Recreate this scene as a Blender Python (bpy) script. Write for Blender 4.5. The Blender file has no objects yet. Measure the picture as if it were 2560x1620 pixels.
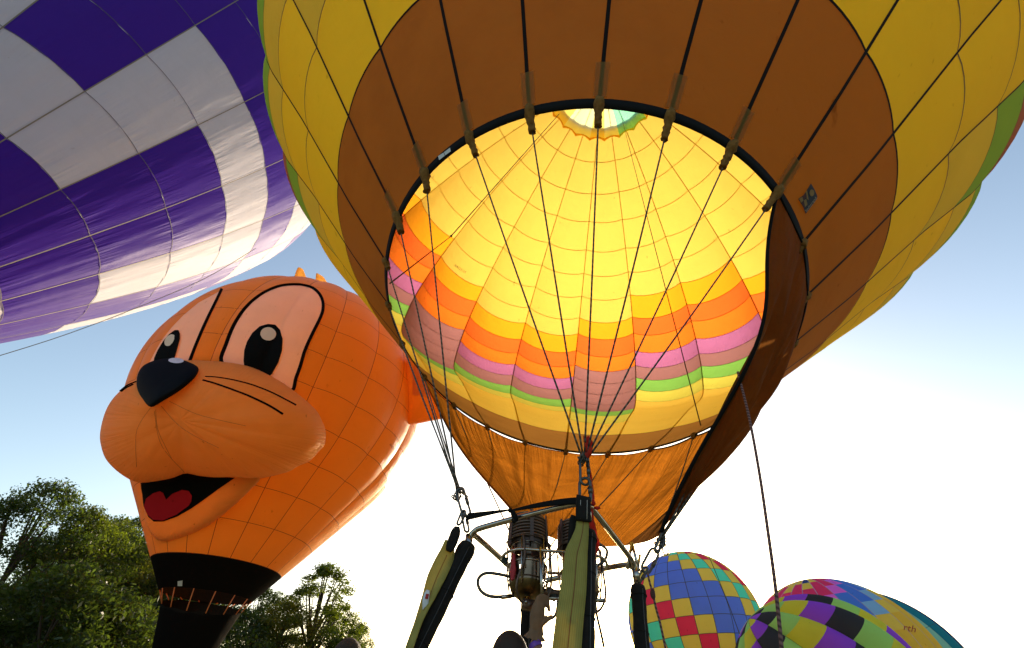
import bpy, math, random
import numpy as np
from mathutils import Vector, Matrix, Quaternion
from mathutils.bvhtree import BVHTree
from mathutils.geometry import delaunay_2d_cdt
random.seed(7); RNG = np.random.default_rng(7)
R_ = math.radians
S = bpy.context.scene
COL = S.collection

# ------------------------------------------------------------------ camera
PITCH = R_(40.0); CAM = Vector((0, 0, 1.5)); F = 1138.0          # focal length in pixels of a 2560 x 1620 frame (16 mm)
cd = bpy.data.cameras.new('camera'); cam = bpy.data.objects.new('camera', cd); COL.objects.link(cam)
cam.location = CAM; cam.rotation_euler = (R_(90) + PITCH, 0, 0)
cd.sensor_width = 36; cd.lens = F * 36 / 2560; cd.clip_start = 0.05; cd.clip_end = 3000
S.camera = cam
RIGHT = Vector((1, 0, 0)); UP = Vector((0, -math.sin(PITCH), math.cos(PITCH))); FWD = Vector((0, math.cos(PITCH), math.sin(PITCH)))
def ray(u, v): return (RIGHT * ((u - 1280) / F) + UP * ((810 - v) / F) + FWD).normalized()
def at(u, v, y): d = ray(u, v); return CAM + d * (y / d.y)        # the point seen at (u, v) that stands y metres ahead
def cw(p): return CAM + RIGHT * p[0] + UP * p[1] + FWD * p[2]      # camera axes -> world
def cdir(p): return (RIGHT * p[0] + UP * p[1] + FWD * p[2]).normalized()
def pix(P):
    q = Vector(P) - CAM; z = q.dot(FWD)
    return (1280 + F * q.dot(RIGHT) / z, 810 - F * q.dot(UP) / z) if z > 0.01 else (-1e6, -1e6)
_r2 = Matrix.Rotation(PITCH - R_(38), 3, 'X')
def old(p): return CAM + _r2 @ (Vector(p) - Vector((0, 0, 1.6)))   # survey made at 38 degrees -> this world

# ------------------------------------------------------------------ sky and sun
sd = ray(1545, 1462); SUN_EL = math.asin(sd.z); SUN_AZ = math.atan2(sd.x, sd.y)
W = bpy.data.worlds.new('World'); S.world = W; W.use_nodes = True
nt = W.node_tree; bg = nt.nodes['Background']
sky = nt.nodes.new('ShaderNodeTexSky'); sky.sky_type = 'NISHITA'; sky.sun_disc = False
sky.sun_elevation = SUN_EL; sky.sun_rotation = SUN_AZ
sky.air_density = 1.0; sky.dust_density = 1.7; sky.ozone_density = 1.0; sky.altitude = 0
nt.links.new(sky.outputs[0], bg.inputs[0]); bg.inputs[1].default_value = 0.15
sl = bpy.data.lights.new('sun', 'SUN'); sl.energy = 3.6; sl.angle = R_(0.53); sl.color = (1.0, 0.82, 0.60)
so = bpy.data.objects.new('sun', sl); COL.objects.link(so)
so.rotation_euler = (-Vector(sd)).to_track_quat('-Z', 'Y').to_euler()
V_ = S.view_settings; V_.view_transform = 'Standard'; V_.look = 'None'; V_.exposure = 1.1; V_.gamma = 1; V_.use_curve_mapping = False
S.render.engine = 'CYCLES'
C_ = S.cycles; C_.max_bounces = 12; C_.diffuse_bounces = 7; C_.glossy_bounces = 3; C_.transmission_bounces = 8; C_.transparent_max_bounces = 6
C_.use_denoising = True; C_.sample_clamp_indirect = 6; C_.caustics_reflective = False; C_.caustics_refractive = False
try: C_.denoiser = 'OPENIMAGEDENOISE'
except Exception: pass

# ------------------------------------------------------------------ materials
MATS = {}
def newmat(name):
    m = bpy.data.materials.new(name); m.use_nodes = True; n = m.node_tree.nodes; n.clear()
    return m, n, m.node_tree.links, n.new('ShaderNodeOutputMaterial')
def nd(n, t, **kw):
    x = n.new(t)
    for k, v in kw.items(): setattr(x, k, v)
    return x
def fabric(name, refl, trans, bump=0.3, pucker=0.0, stain=0.12, weave=0.5, gloss=0.004, grough=0.45, fres=0.015, wr_u=40, wr_v=2.5, stainc=(0.25, 0.16, 0.08)):
    """thin sheet: some light is thrown back, some comes through"""
    if name in MATS: return MATS[name]
    m, n, L, out = newmat(name)
    tc = nd(n, 'ShaderNodeTexCoord')
    nz = nd(n, 'ShaderNodeTexNoise'); nz.inputs['Scale'].default_value = 0.7; nz.inputs['Detail'].default_value = 6; nz.inputs['Roughness'].default_value = 0.62
    L.new(tc.outputs['Object'], nz.inputs['Vector'])
    rp = nd(n, 'ShaderNodeValToRGB'); rp.color_ramp.elements[0].position = 0.48; rp.color_ramp.elements[1].position = 0.78
    rp.color_ramp.elements[0].color = (0, 0, 0, 1); rp.color_ramp.elements[1].color = (1, 1, 1, 1)
    L.new(nz.outputs['Fac'], rp.inputs[0])
    ml0 = nd(n, 'ShaderNodeMath', operation='MULTIPLY'); L.new(rp.outputs[0], ml0.inputs[0]); ml0.inputs[1].default_value = stain
    # small spots and streaks of dirt
    mp0 = nd(n, 'ShaderNodeMapping'); mp0.inputs['Scale'].default_value = (2.6, 2.6, 0.9); L.new(tc.outputs['Object'], mp0.inputs[0])
    sz = nd(n, 'ShaderNodeTexNoise'); sz.inputs['Scale'].default_value = 2.2; sz.inputs['Detail'].default_value = 2; L.new(mp0.outputs[0], sz.inputs['Vector'])
    sr = nd(n, 'ShaderNodeMapRange'); L.new(sz.outputs['Fac'], sr.inputs[0]); sr.inputs[1].default_value = 0.715; sr.inputs[2].default_value = 0.80; sr.inputs[3].default_value = 0; sr.inputs[4].default_value = min(0.8, stain * 5)
    ml = nd(n, 'ShaderNodeMath', operation='MAXIMUM'); L.new(ml0.outputs[0], ml.inputs[0]); L.new(sr.outputs[0], ml.inputs[1])
    def tint(c):
        mx = nd(n, 'ShaderNodeMix', data_type='RGBA'); L.new(ml.outputs[0], mx.inputs[0])
        mx.inputs[6].default_value = (*c, 1); mx.inputs[7].default_value = (c[0] * stainc[0] * 2, c[1] * stainc[1] * 2.6, c[2] * stainc[2] * 4, 1)
        return mx.outputs[2]
    # relief: weave, slack folds and puckers along the seams
    uv = nd(n, 'ShaderNodeUVMap')
    mp = nd(n, 'ShaderNodeMapping'); mp.inputs['Scale'].default_value = (wr_u, wr_v, 1); L.new(uv.outputs[0], mp.inputs[0])
    oi = nd(n, 'ShaderNodeObjectInfo'); av = nd(n, 'ShaderNodeVectorMath', operation='ADD'); L.new(mp.outputs[0], av.inputs[0])
    sc = nd(n, 'ShaderNodeVectorMath', operation='SCALE'); cb = nd(n, 'ShaderNodeCombineXYZ'); L.new(oi.outputs['Random'], cb.inputs[0]); L.new(oi.outputs['Random'], cb.inputs[2])
    L.new(cb.outputs[0], sc.inputs[0]); sc.inputs['Scale'].default_value = 50; L.new(sc.outputs[0], av.inputs[1])
    pz = nd(n, 'ShaderNodeTexNoise'); pz.inputs['Scale'].default_value = 1.0; pz.inputs['Detail'].default_value = 3; L.new(av.outputs[0], pz.inputs['Vector'])
    sx = nd(n, 'ShaderNodeSeparateXYZ'); L.new(uv.outputs[0], sx.inputs[0])
    a = nd(n, 'ShaderNodeMath', operation='SUBTRACT'); L.new(sx.outputs[1], a.inputs[0]); a.inputs[1].default_value = 0.5
    b = nd(n, 'ShaderNodeMath', operation='ABSOLUTE'); L.new(a.outputs[0], b.inputs[0])
    c = nd(n, 'ShaderNodeMapRange'); L.new(b.outputs[0], c.inputs[0]); c.inputs[1].default_value = 0.1; c.inputs[2].default_value = 0.5; c.inputs[3].default_value = 0.15; c.inputs[4].default_value = 1
    pm = nd(n, 'ShaderNodeMath', operation='MULTIPLY'); L.new(pz.outputs['Fac'], pm.inputs[0]); L.new(c.outputs[0], pm.inputs[1])
    b1 = nd(n, 'ShaderNodeBump'); b1.inputs['Strength'].default_value = min(1, pucker); b1.inputs['Distance'].default_value = 0.06 * max(1, pucker); L.new(pm.outputs[0], b1.inputs['Height'])
    fz = nd(n, 'ShaderNodeTexNoise'); fz.inputs['Scale'].default_value = 1.6; fz.inputs['Detail'].default_value = 5; L.new(tc.outputs['Object'], fz.inputs['Vector'])
    b2 = nd(n, 'ShaderNodeBump'); b2.inputs['Strength'].default_value = bump; b2.inputs['Distance'].default_value = 0.12; L.new(fz.outputs['Fac'], b2.inputs['Height']); L.new(b1.outputs[0], b2.inputs['Normal'])
    nrm = b2.outputs[0]
    d = nd(n, 'ShaderNodeBsdfDiffuse'); L.new(tint(refl), d.inputs[0]); L.new(nrm, d.inputs['Normal'])
    t = nd(n, 'ShaderNodeBsdfTranslucent'); L.new(tint(trans), t.inputs[0]); L.new(nrm, t.inputs['Normal'])
    ad = nd(n, 'ShaderNodeAddShader'); L.new(d.outputs[0], ad.inputs[0]); L.new(t.outputs[0], ad.inputs[1])
    g = nd(n, 'ShaderNodeBsdfGlossy'); g.inputs['Roughness'].default_value = grough; L.new(nrm, g.inputs['Normal'])
    mx = nd(n, 'ShaderNodeMixShader'); L.new(ad.outputs[0], mx.inputs[1]); L.new(g.outputs[0], mx.inputs[2])
    lw_ = nd(n, 'ShaderNodeLayerWeight'); lw_.inputs[0].default_value = 0.5; pw_ = nd(n, 'ShaderNodeMath', operation='POWER'); L.new(lw_.outputs['Facing'], pw_.inputs[0]); pw_.inputs[1].default_value = 3.0
    fm_ = nd(n, 'ShaderNodeMath', operation='MULTIPLY_ADD'); L.new(pw_.outputs[0], fm_.inputs[0]); fm_.inputs[1].default_value = fres; fm_.inputs[2].default_value = gloss; L.new(fm_.outputs[0], mx.inputs[0])
    L.new(mx.outputs[0], out.inputs[0]); MATS[name] = m
    return m
def solid(name, col, rough=0.6, metal=0.0, spec=0.4, noise=0.15, nscale=8.0, bump=0.0, trans=None, dark=None):
    if name in MATS: return MATS[name]
    m, n, L, out = newmat(name)
    p = nd(n, 'ShaderNodeBsdfPrincipled'); p.inputs['Roughness'].default_value = rough; p.inputs['Metallic'].default_value = metal
    p.inputs['Specular IOR Level'].default_value = spec
    tc = nd(n, 'ShaderNodeTexCoord'); nz = nd(n, 'ShaderNodeTexNoise'); nz.inputs['Scale'].default_value = nscale; nz.inputs['Detail'].default_value = 6
    L.new(tc.outputs['Object'], nz.inputs['Vector'])
    mx = nd(n, 'ShaderNodeMix', data_type='RGBA'); L.new(nz.outputs['Fac'], mx.inputs[0])
    dk = dark or tuple(x * (1 - noise * 2) for x in col)
    mx.inputs[6].default_value = (*[max(0, x) for x in dk], 1); mx.inputs[7].default_value = (*[min(1, x * (1 + noise)) for x in col], 1)
    L.new(mx.outputs[2], p.inputs['Base Color'])
    if metal > 0.3:
        rr = nd(n, 'ShaderNodeMapRange'); L.new(nz.outputs['Fac'], rr.inputs[0]); rr.inputs[3].default_value = rough * 0.6; rr.inputs[4].default_value = rough * 1.6; L.new(rr.outputs[0], p.inputs['Roughness'])
    if bump:
        b = nd(n, 'ShaderNodeBump'); b.inputs['Strength'].default_value = bump; b.inputs['Distance'].default_value = 0.02; L.new(nz.outputs['Fac'], b.inputs['Height']); L.new(b.outputs[0], p.inputs['Normal'])
    if trans:
        t = nd(n, 'ShaderNodeBsdfTranslucent'); t.inputs[0].default_value = (*trans, 1)
        ad = nd(n, 'ShaderNodeAddShader'); L.new(p.outputs[0], ad.inputs[0]); L.new(t.outputs[0], ad.inputs[1]); L.new(ad.outputs[0], out.inputs[0])
    else: L.new(p.outputs[0], out.inputs[0])
    MATS[name] = m
    return m
def rope_mat(name, c1, c2, scale=60):
    if name in MATS: return MATS[name]
    m, n, L, out = newmat(name)
    p = nd(n, 'ShaderNodeBsdfPrincipled'); p.inputs['Roughness'].default_value = 0.75
    uv = nd(n, 'ShaderNodeUVMap'); wv = nd(n, 'ShaderNodeTexWave', bands_direction='DIAGONAL'); wv.inputs['Scale'].default_value = scale; L.new(uv.outputs[0], wv.inputs['Vector'])
    mx = nd(n, 'ShaderNodeMix', data_type='RGBA'); L.new(wv.outputs['Fac'], mx.inputs[0]); mx.inputs[6].default_value = (*c1, 1); mx.inputs[7].default_value = (*c2, 1)
    L.new(mx.outputs[2], p.inputs['Base Color'])
    b = nd(n, 'ShaderNodeBump'); b.inputs['Strength'].default_value = 0.8; b.inputs['Distance'].default_value = 0.004; L.new(wv.outputs['Fac'], b.inputs['Height']); L.new(b.outputs[0], p.inputs['Normal'])
    L.new(p.outputs[0], out.inputs[0]); MATS[name] = m
    return m

# ------------------------------------------------------------------ mesh helpers
def empty(name, loc, label, cat, group=None):
    o = bpy.data.objects.new(name, None); COL.objects.link(o); o.location = loc; o.empty_display_size = 0.2
    o['label'] = label; o['category'] = cat
    if group: o['group'] = group
    return o
def put(o, parent):
    if parent is not None:
        o.parent = parent
        loc = parent['_o'] if '_o' in parent else None
        o.matrix_parent_inverse = Matrix.Translation(-parent.location) if parent.type == 'EMPTY' else Matrix.Identity(4)
def mk(name, V, Fc, mat, parent=None, smooth=True, uv=None, label=None, cat=None, group=None, kind=None, mi=None):
    V = [tuple(v) for v in V]; off = None
    if parent is None:
        a = np.array(V); off = Vector(((a[:, 0].min() + a[:, 0].max()) / 2, (a[:, 1].min() + a[:, 1].max()) / 2, a[:, 2].min()))
        V = [(v[0] - off.x, v[1] - off.y, v[2] - off.z) for v in V]
    me = bpy.data.meshes.new(name); me.from_pydata(V, [], [tuple(f) for f in Fc])
    if isinstance(mat, (list, tuple)):
        for x in mat: me.materials.append(x)
        if mi is not None: me.polygons.foreach_set('material_index', np.array(mi, dtype=np.int32))
    else: me.materials.append(mat)
    if smooth: me.polygons.foreach_set('use_smooth', np.ones(len(me.polygons), dtype=bool))
    if uv is not None:
        l = me.uv_layers.new(name='UVMap'); idx = np.empty(len(me.loops), dtype=np.int32); me.loops.foreach_get('vertex_index', idx)
        l.data.foreach_set('uv', np.asarray(uv, dtype=np.float32)[idx].ravel())
    me.update()
    o = bpy.data.objects.new(name, me); COL.objects.link(o)
    if off is not None: o.location = off
    put(o, parent)
    if label: o['label'] = label
    if cat: o['category'] = cat
    if group: o['group'] = group
    if kind: o['kind'] = kind
    return o
def grid_faces(nu, nv, wrap_u=False, base=0):
    f = []
    cu = nu if wrap_u else nu - 1
    for j in range(nv - 1):
        for i in range(cu):
            a = base + j * nu + i; b = base + j * nu + (i + 1) % nu
            f.append((a, b, b + nu, a + nu))
    return f
def spline(P, n, closed=False):
    """Catmull-Rom through the points, n samples"""
    P = [np.array(p, float) for p in P]; m = len(P); out = []
    segs = m if closed else m - 1
    for q in range(n):
        t = q / n * segs if closed else q / (n - 1) * segs
        i = min(int(t), segs - 1); t -= i
        g = (lambda k: P[k % m]) if closed else (lambda k: P[max(0, min(m - 1, k))])
        p0, p1, p2, p3 = g(i - 1), g(i), g(i + 1), g(i + 2)
        out.append(0.5 * ((2 * p1) + (p2 - p0) * t + (2 * p0 - 5 * p1 + 4 * p2 - p3) * t * t + (3 * p1 - p0 - 3 * p2 + p3) * t ** 3))
    return out
class MB:
    def __init__(s): s.V = []; s.F = []; s.U = []
    def add(s, V, Fc, U=None):
        b = len(s.V); s.V += [Vector(v) for v in V]; s.F += [tuple(i + b for i in f) for f in Fc]; s.U += list(U) if U is not None else [(0, 0)] * len(V)
    def tube(s, P, r, n=8, closed=False, caps=True, vlen=None):
        P = [Vector(p) for p in P]; m = len(P)
        rad = r if isinstance(r, (list, tuple)) else [r] * m
        T = []
        for i in range(m):
            a = P[(i - 1) % m] if (closed or i > 0) else P[i]; b = P[(i + 1) % m] if (closed or i < m - 1) else P[i]
            t = (b - a); T.append(t.normalized() if t.length > 1e-9 else Vector((0, 0, 1)))
        ref = Vector((0, 0, 1)) if abs(T[0].z) < 0.9 else Vector((1, 0, 0))
        nrm = (ref - T[0] * ref.dot(T[0])).normalized(); V = []; U = []; ln = 0
        for i in range(m):
            if i: nrm = (nrm - T[i] * nrm.dot(T[i])); nrm = nrm.normalized() if nrm.length > 1e-6 else T[i].orthogonal().normalized(); ln += (P[i] - P[i - 1]).length
            bi = T[i].cross(nrm)
            for k in range(n):
                a = 2 * math.pi * k / n; V.append(P[i] + (nrm * math.cos(a) + bi * math.sin(a)) * rad[i]); U.append((k / n * 0.02, ln))
        Fc = grid_faces(n, m, True)
        if closed:
            b = (m - 1) * n
            Fc += [(b + k, b + (k + 1) % n, (k + 1) % n, k) for k in range(n)]
        elif caps: Fc += [tuple(range(n - 1, -1, -1)), tuple(range((m - 1) * n, m * n))]
        s.add(V, Fc, U); return s
    def ribbon(s, P, side, width, th=0.004):
        """flat webbing along P; side[i] = sideways direction"""
        m = len(P); P = [Vector(p) for p in P]; V = []; U = []; ln = 0
        for i in range(m):
            a = P[max(0, i - 1)]; b = P[min(m - 1, i + 1)]; t = (b - a).normalized(); sd_ = (Vector(side[i]) if isinstance(side, list) else Vector(side)); sd_ = (sd_ - t * sd_.dot(t)).normalized()
            nn = t.cross(sd_); w = (width[i] if isinstance(width, (list, tuple)) else width) / 2
            if i: ln += (P[i] - P[i - 1]).length
            for x, y in ((-1, -1), (-0.33, -1), (0.33, -1), (1, -1), (1, 1), (0.33, 1), (-0.33, 1), (-1, 1)):
                V.append(P[i] + sd_ * (w * x) + nn * (th / 2 * y)); U.append(((x + 1) / 2, ln))
        Fc = grid_faces(8, m, True) + [tuple(range(7, -1, -1)), tuple(range((m - 1) * 8, m * 8))]
        s.add(V, Fc, U); return s
    def box(s, c, sx, sy, sz, M=None):
        V = [Vector((x * sx / 2, y * sy / 2, z * sz / 2)) for z in (-1, 1) for y in (-1, 1) for x in (-1, 1)]
        if M: V = [M @ v for v in V]
        s.add([Vector(c) + v for v in V], [(0, 2, 3, 1), (4, 5, 7, 6), (0, 1, 5, 4), (2, 6, 7, 3), (0, 4, 6, 2), (1, 3, 7, 5)]); return s
    def ellipsoid(s, c, rx, ry, rz, M=None, nu=16, nv=10):
        V = []; U = []
        for j in range(nv + 1):
            ph = math.pi * (j / nv) * 0.996 + 0.002 * math.pi
            for i in range(nu):
                th = 2 * math.pi * i / nu; p = Vector((rx * math.sin(ph) * math.cos(th), ry * math.sin(ph) * math.sin(th), rz * math.cos(ph)))
                V.append(Vector(c) + (M @ p if M else p)); U.append((i / nu, j / nv))
        s.add(V, grid_faces(nu, nv + 1, True) + [tuple(range(nu - 1, -1, -1))], U); return s
    def lathe(s, prof, M, n=32, hole=None):
        """prof: list of (r, z) in the frame M; hole(angle, t) True drops the face"""
        V = [M @ Vector((r * math.cos(2 * math.pi * i / n), r * math.sin(2 * math.pi * i / n), z)) for r, z in prof for i in range(n)]
        Fc = []
        for j in range(len(prof) - 1):
            for i in range(n):
                if hole and hole(2 * math.pi * (i + 0.5) / n, (prof[j][1] + prof[j + 1][1]) / 2): continue
                Fc.append((j * n + i, j * n + (i + 1) % n, (j + 1) * n + (i + 1) % n, (j + 1) * n + i))
        s.add(V, Fc); return s
    def build(s, name, mat, parent=None, **kw):
        return mk(name, s.V, s.F, mat, parent, uv=s.U, **kw)
def bvh_of(*objs):
    V = []; Fc = []
    for o in objs:
        b = len(V); M = Matrix.Translation(o.location)
        V += [M @ v.co for v in o.data.vertices]; Fc += [tuple(i + b for i in p.vertices) for p in o.data.polygons]
    return BVHTree.FromPolygons(V, Fc)
def hit(bvh, u, v, off=0.0):
    d = ray(u, v); p, n, i, t = bvh.ray_cast(CAM, d)
    if p is None: return None
    if n.dot(d) > 0: n = -n
    return p + n * off
def decal(name, poly, bvh, off, mat, parent, step=9.0, closed_spline=0, **kw):
    """a cut piece of cloth laid on a surface; its outline follows what the photograph shows"""
    if closed_spline: poly = [tuple(p) for p in spline(poly, closed_spline, True)]
    P = []
    for a, b in zip(poly, poly[1:] + poly[:1]):
        n = max(1, int(math.hypot(b[0] - a[0], b[1] - a[1]) / step))
        P += [(a[0] + (b[0] - a[0]) * k / n, a[1] + (b[1] - a[1]) * k / n) for k in range(n)]
    nb = len(P); xs = [p[0] for p in P]; ys = [p[1] for p in P]
    def inside(x, y):
        c = False
        for (x0, y0), (x1, y1) in zip(P, P[1:] + P[:1]):
            if (y0 > y) != (y1 > y) and x < (x1 - x0) * (y - y0) / (y1 - y0) + x0: c = not c
        return c
    y = min(ys) + step / 2
    Q = list(P)
    while y < max(ys):
        x = min(xs) + step / 2
        while x < max(xs):
            if inside(x, y) and min((x - a) ** 2 + (y - b) ** 2 for a, b in P) > (step * 0.5) ** 2: Q.append((x, y))
            x += step
        y += step
    co, _, fc, *_r = delaunay_2d_cdt([Vector(q) for q in Q], [], [list(range(nb))], 1, 1e-5)
    V = []; last = None
    for c in co:
        h = hit(bvh, c.x, c.y, off)
        if h is None:
            d = ray(c.x, c.y); t0 = (last - CAM).length if last else 10
            p, n, i, t = bvh.find_nearest(CAM + d * t0); h = p + n * off if p else CAM + d * t0
        last = h; V.append(h)
    return mk(name, V, [tuple(reversed(f)) for f in fc], mat, parent, uv=[((c.x) / 100, (c.y) / 100) for c in co], **kw)
def stripe(name, pts, width, bvh, off, mat, parent, n=14, **kw):
    """a painted stroke as a narrow strip on a surface; width in metres"""
    C = [hit(bvh, p[0], p[1], off) for p in spline(pts, n)]; C = [c for c in C if c is not None]
    if len(C) < 2: return None
    V = []
    for i, c in enumerate(C):
        t = (C[min(i + 1, len(C) - 1)] - C[max(0, i - 1)]).normalized(); vw = (CAM - c).normalized(); sd_ = t.cross(vw).normalized()
        w = (width[0] + (width[1] - width[0]) * i / (len(C) - 1)) if isinstance(width, tuple) else width
        V += [c - sd_ * w / 2, c + sd_ * w / 2]
    return mk(name, V, [(2 * i, 2 * i + 1, 2 * i + 3, 2 * i + 2) for i in range(len(C) - 1)], mat, parent, **kw)
def letters(txt):
    """outline of a text as a flat mesh, about 1 high"""
    cu = bpy.data.curves.new('t', 'FONT'); cu.body = txt; cu.size = 1.0; o = bpy.data.objects.new('t', cu); COL.objects.link(o)
    dg = bpy.context.evaluated_depsgraph_get(); me = o.evaluated_get(dg).to_mesh()
    V = [tuple(v.co) for v in me.vertices]; Fc = [tuple(p.vertices) for p in me.polygons]
    o.evaluated_get(dg).to_mesh_clear(); bpy.data.objects.remove(o); bpy.data.curves.remove(cu)
    x = [v[0] for v in V]
    return [((v[0] - min(x)) / (max(x) - min(x)), v[1] / 0.73) for v in V], Fc
def lettering(name, txt, p0, p1, h, bvh, off, mat, parent, **kw):
    """text from pixel p0 to p1 along its foot, h pixels high (negative h: towards below)"""
    V2, Fc = letters(txt); dx, dy = p1[0] - p0[0], p1[1] - p0[1]; L = math.hypot(dx, dy); nx, ny = dy / L, -dx / L
    V = [hit(bvh, p0[0] + dx * a + nx * h * b, p0[1] + dy * a + ny * h * b, off) for a, b in V2]
    if any(v is None for v in V): return None
    return mk(name, V, Fc, mat, parent, smooth=False, **kw)

# ------------------------------------------------------------------ envelope of a balloon, panel by panel
class Env:
    def __init__(s, C, n, e1, e2, S_, R, Z, N, phase, bulge):
        s.C, s.n, s.e1, s.e2 = np.array(C), np.array(n), np.array(e1), np.array(e2)
        s.S, s.R, s.Z, s.N, s.ph, s.bulge = S_, R, Z, N, phase, bulge
    def pt(s, g, t, off=0.0):
        """g: gore coordinate (float), t: length along the gore"""
        g = np.asarray(g, float); t = np.asarray(t, float); fr = g - np.floor(g)
        b = s.bulge(t); r = np.interp(t, s.S, s.R) - b + b * (4 * fr * (1 - fr)) ** 0.85 + off; z = np.interp(t, s.S, s.Z)
        th = s.ph + 2 * np.pi * g / s.N
        return s.C + z[..., None] * s.n + (r * np.cos(th))[..., None] * s.e1 + (r * np.sin(th))[..., None] * s.e2
    def build(s, root, rows, matfn, nu=7, nv=5, cap=290, tape=0.05, tmat=None, seam=0.022, smat=None, seam_over=None, tapes=True, skip=None, wob=None, tape_from=None, lift=0.0, fine=None, cut=None):
        dense = []; F0 = grid_faces(nu, nv); nu0, nv0 = nu, nv
        for k in range(len(rows) - 1):
            for g in range(s.N):
                if skip and skip(g, k): continue
                nu, nv = (nu0, nv0) if not (fine and fine(g, k)) else (21, 15)
                uu, vv = np.meshgrid(np.linspace(0, 1, nu), np.linspace(0, 1, nv))
                gg = g + np.clip(uu, 0, 0.99999); tt = rows[k] + (rows[k + 1] - rows[k]) * vv
                P = s.pt(gg, tt)
                if wob is not None: P = P + wob(uu, vv, g, k, P)
                P = P.reshape(-1, 3); F_ = F0
                if (nu, nv) != (nu0, nv0):
                    F_ = [f for f in grid_faces(nu, nv) if not cut(*pix(P[list(f)].mean(0)))]
                dense.append((g, k, P, np.stack([uu.ravel(), vv.ravel()], 1), F_, nu, nv))
        V = []; Fc = []
        for g, k, P, u, F_, nu, nv in dense:
            b = len(V); V += [Vector(p) for p in P]; Fc += [tuple(i + b for i in f) for f in F_]
        bvh = BVHTree.FromPolygons(V, Fc); s.bvh = bvh
        vis = []
        for q, (g, k, P, u, F_, nu, nv) in enumerate(dense):
            seen = 0; px = []
            for i in (0, nu // 2, nu - 1):
                for j in (0, nv // 2, nv - 1):
                    p = Vector(P[j * nu + i]); x, y = pix(p); px.append((x, y))
                    if not (-20 < x < 2580 and -20 < y < 1640): continue
                    d = p - CAM; h = bvh.ray_cast(CAM, d.normalized())
                    if h[0] is not None and h[3] > d.length - 0.25: seen += 1
            if seen:
                xs = [a for a, _ in px]; ys = [b for _, b in px]; vis.append(((max(xs) - min(xs)) * (max(ys) - min(ys)) * seen, q))
        keep = set(q for _, q in sorted(vis, reverse=True)[:cap])
        RV = []; RF = []; RU = []; RM = []; ml = []
        for q, (g, k, P, u, F_, nu, nv) in enumerate(dense):
            if not F_: continue
            m = matfn(g, k)
            if q in keep:
                us = sorted(set(i for f in F_ for i in f)); rm_ = {a_: b_ for b_, a_ in enumerate(us)}
                mk('panel', P[us], [tuple(rm_[i] for i in f) for f in F_], m, root, uv=u[us])
            else:
                if m not in ml: ml.append(m)
                b = len(RV); RV += list(P); RF += [tuple(i + b for i in f) for f in F_]; RU += list(u); RM += [ml.index(m)] * len(F_)
        if RV: mk('far_panels', RV, RF, ml, root, uv=RU, mi=RM, kind='stuff')
        if tapes:
            T = np.linspace(rows[0] if tape_from is None else tape_from, rows[-1], 121)
            for g in range(s.N):
                r = np.interp(T, s.S, s.R); dth = tape / 2 / np.maximum(r, 0.3) * s.N / (2 * np.pi)
                b = s.bulge(T)
                def edge(sg):
                    th = s.ph + 2 * np.pi * (g + sg * dth) / s.N; rr = r - b + 0.008 + lift
                    return s.C + np.interp(T, s.S, s.Z)[:, None] * s.n + (rr * np.cos(th))[:, None] * s.e1 + (rr * np.sin(th))[:, None] * s.e2
                A = edge(-1); B = edge(1)
                mk('load_tape', np.concatenate([A, B]), [(i, i + 1, 121 + i + 1, 121 + i) for i in range(120)], tmat, root)
        for q, k in enumerate(rows[1:-1]):
            w = seam; m = smat
            if seam_over and q + 1 in seam_over: w, m = seam_over[q + 1]
            if w <= 0: continue
            nn = s.N * 8; g = np.arange(nn) / 8.0
            A = s.pt(g, np.full(nn, k - w / 2), 0.005 + lift); B = s.pt(g, np.full(nn, k + w / 2), 0.005 + lift)
            mk('seam', np.concatenate([A, B]), [(i, (i + 1) % nn, nn + (i + 1) % nn, nn + i) for i in range(nn)], m, root)
def profile(phi0, s1, L, a, R0, M=600):
    s = np.linspace(0, L, M); x = np.clip((s - s1) / (L - s1), 0, 1); phi = phi0 + (-np.pi / 2 - phi0) * x ** a; d = s[1] - s[0]
    r = R0 + np.concatenate([[0], np.cumsum(np.sin((phi[1:] + phi[:-1]) / 2)) * d]); z = np.concatenate([[0], np.cumsum(np.cos((phi[1:] + phi[:-1]) / 2)) * d])
    return s, np.maximum(r, 0.02), z
# ------------------------------------------------------------------ ground
gm, n, L, out = newmat('grass_ground')
p = nd(n, 'ShaderNodeBsdfDiffuse'); nz = nd(n, 'ShaderNodeTexNoise'); nz.inputs['Scale'].default_value = 0.6; nz.inputs['Detail'].default_value = 8
tc = nd(n, 'ShaderNodeTexCoord'); L.new(tc.outputs['Object'], nz.inputs['Vector'])
mx = nd(n, 'ShaderNodeMix', data_type='RGBA'); L.new(nz.outputs['Fac'], mx.inputs[0]); mx.inputs[6].default_value = (0.15, 0.16, 0.07, 1); mx.inputs[7].default_value = (0.34, 0.30, 0.17, 1)
L.new(mx.outputs[2], p.inputs[0]); L.new(p.outputs[0], out.inputs[0])
k = 1500
mk('ground', [(-k, -k, 0), (k, -k, 0), (k, k, 0), (-k, k, 0)], [(0, 1, 2, 3)], gm, kind='structure', label='flat grass field under the balloons', smooth=False)

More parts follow.
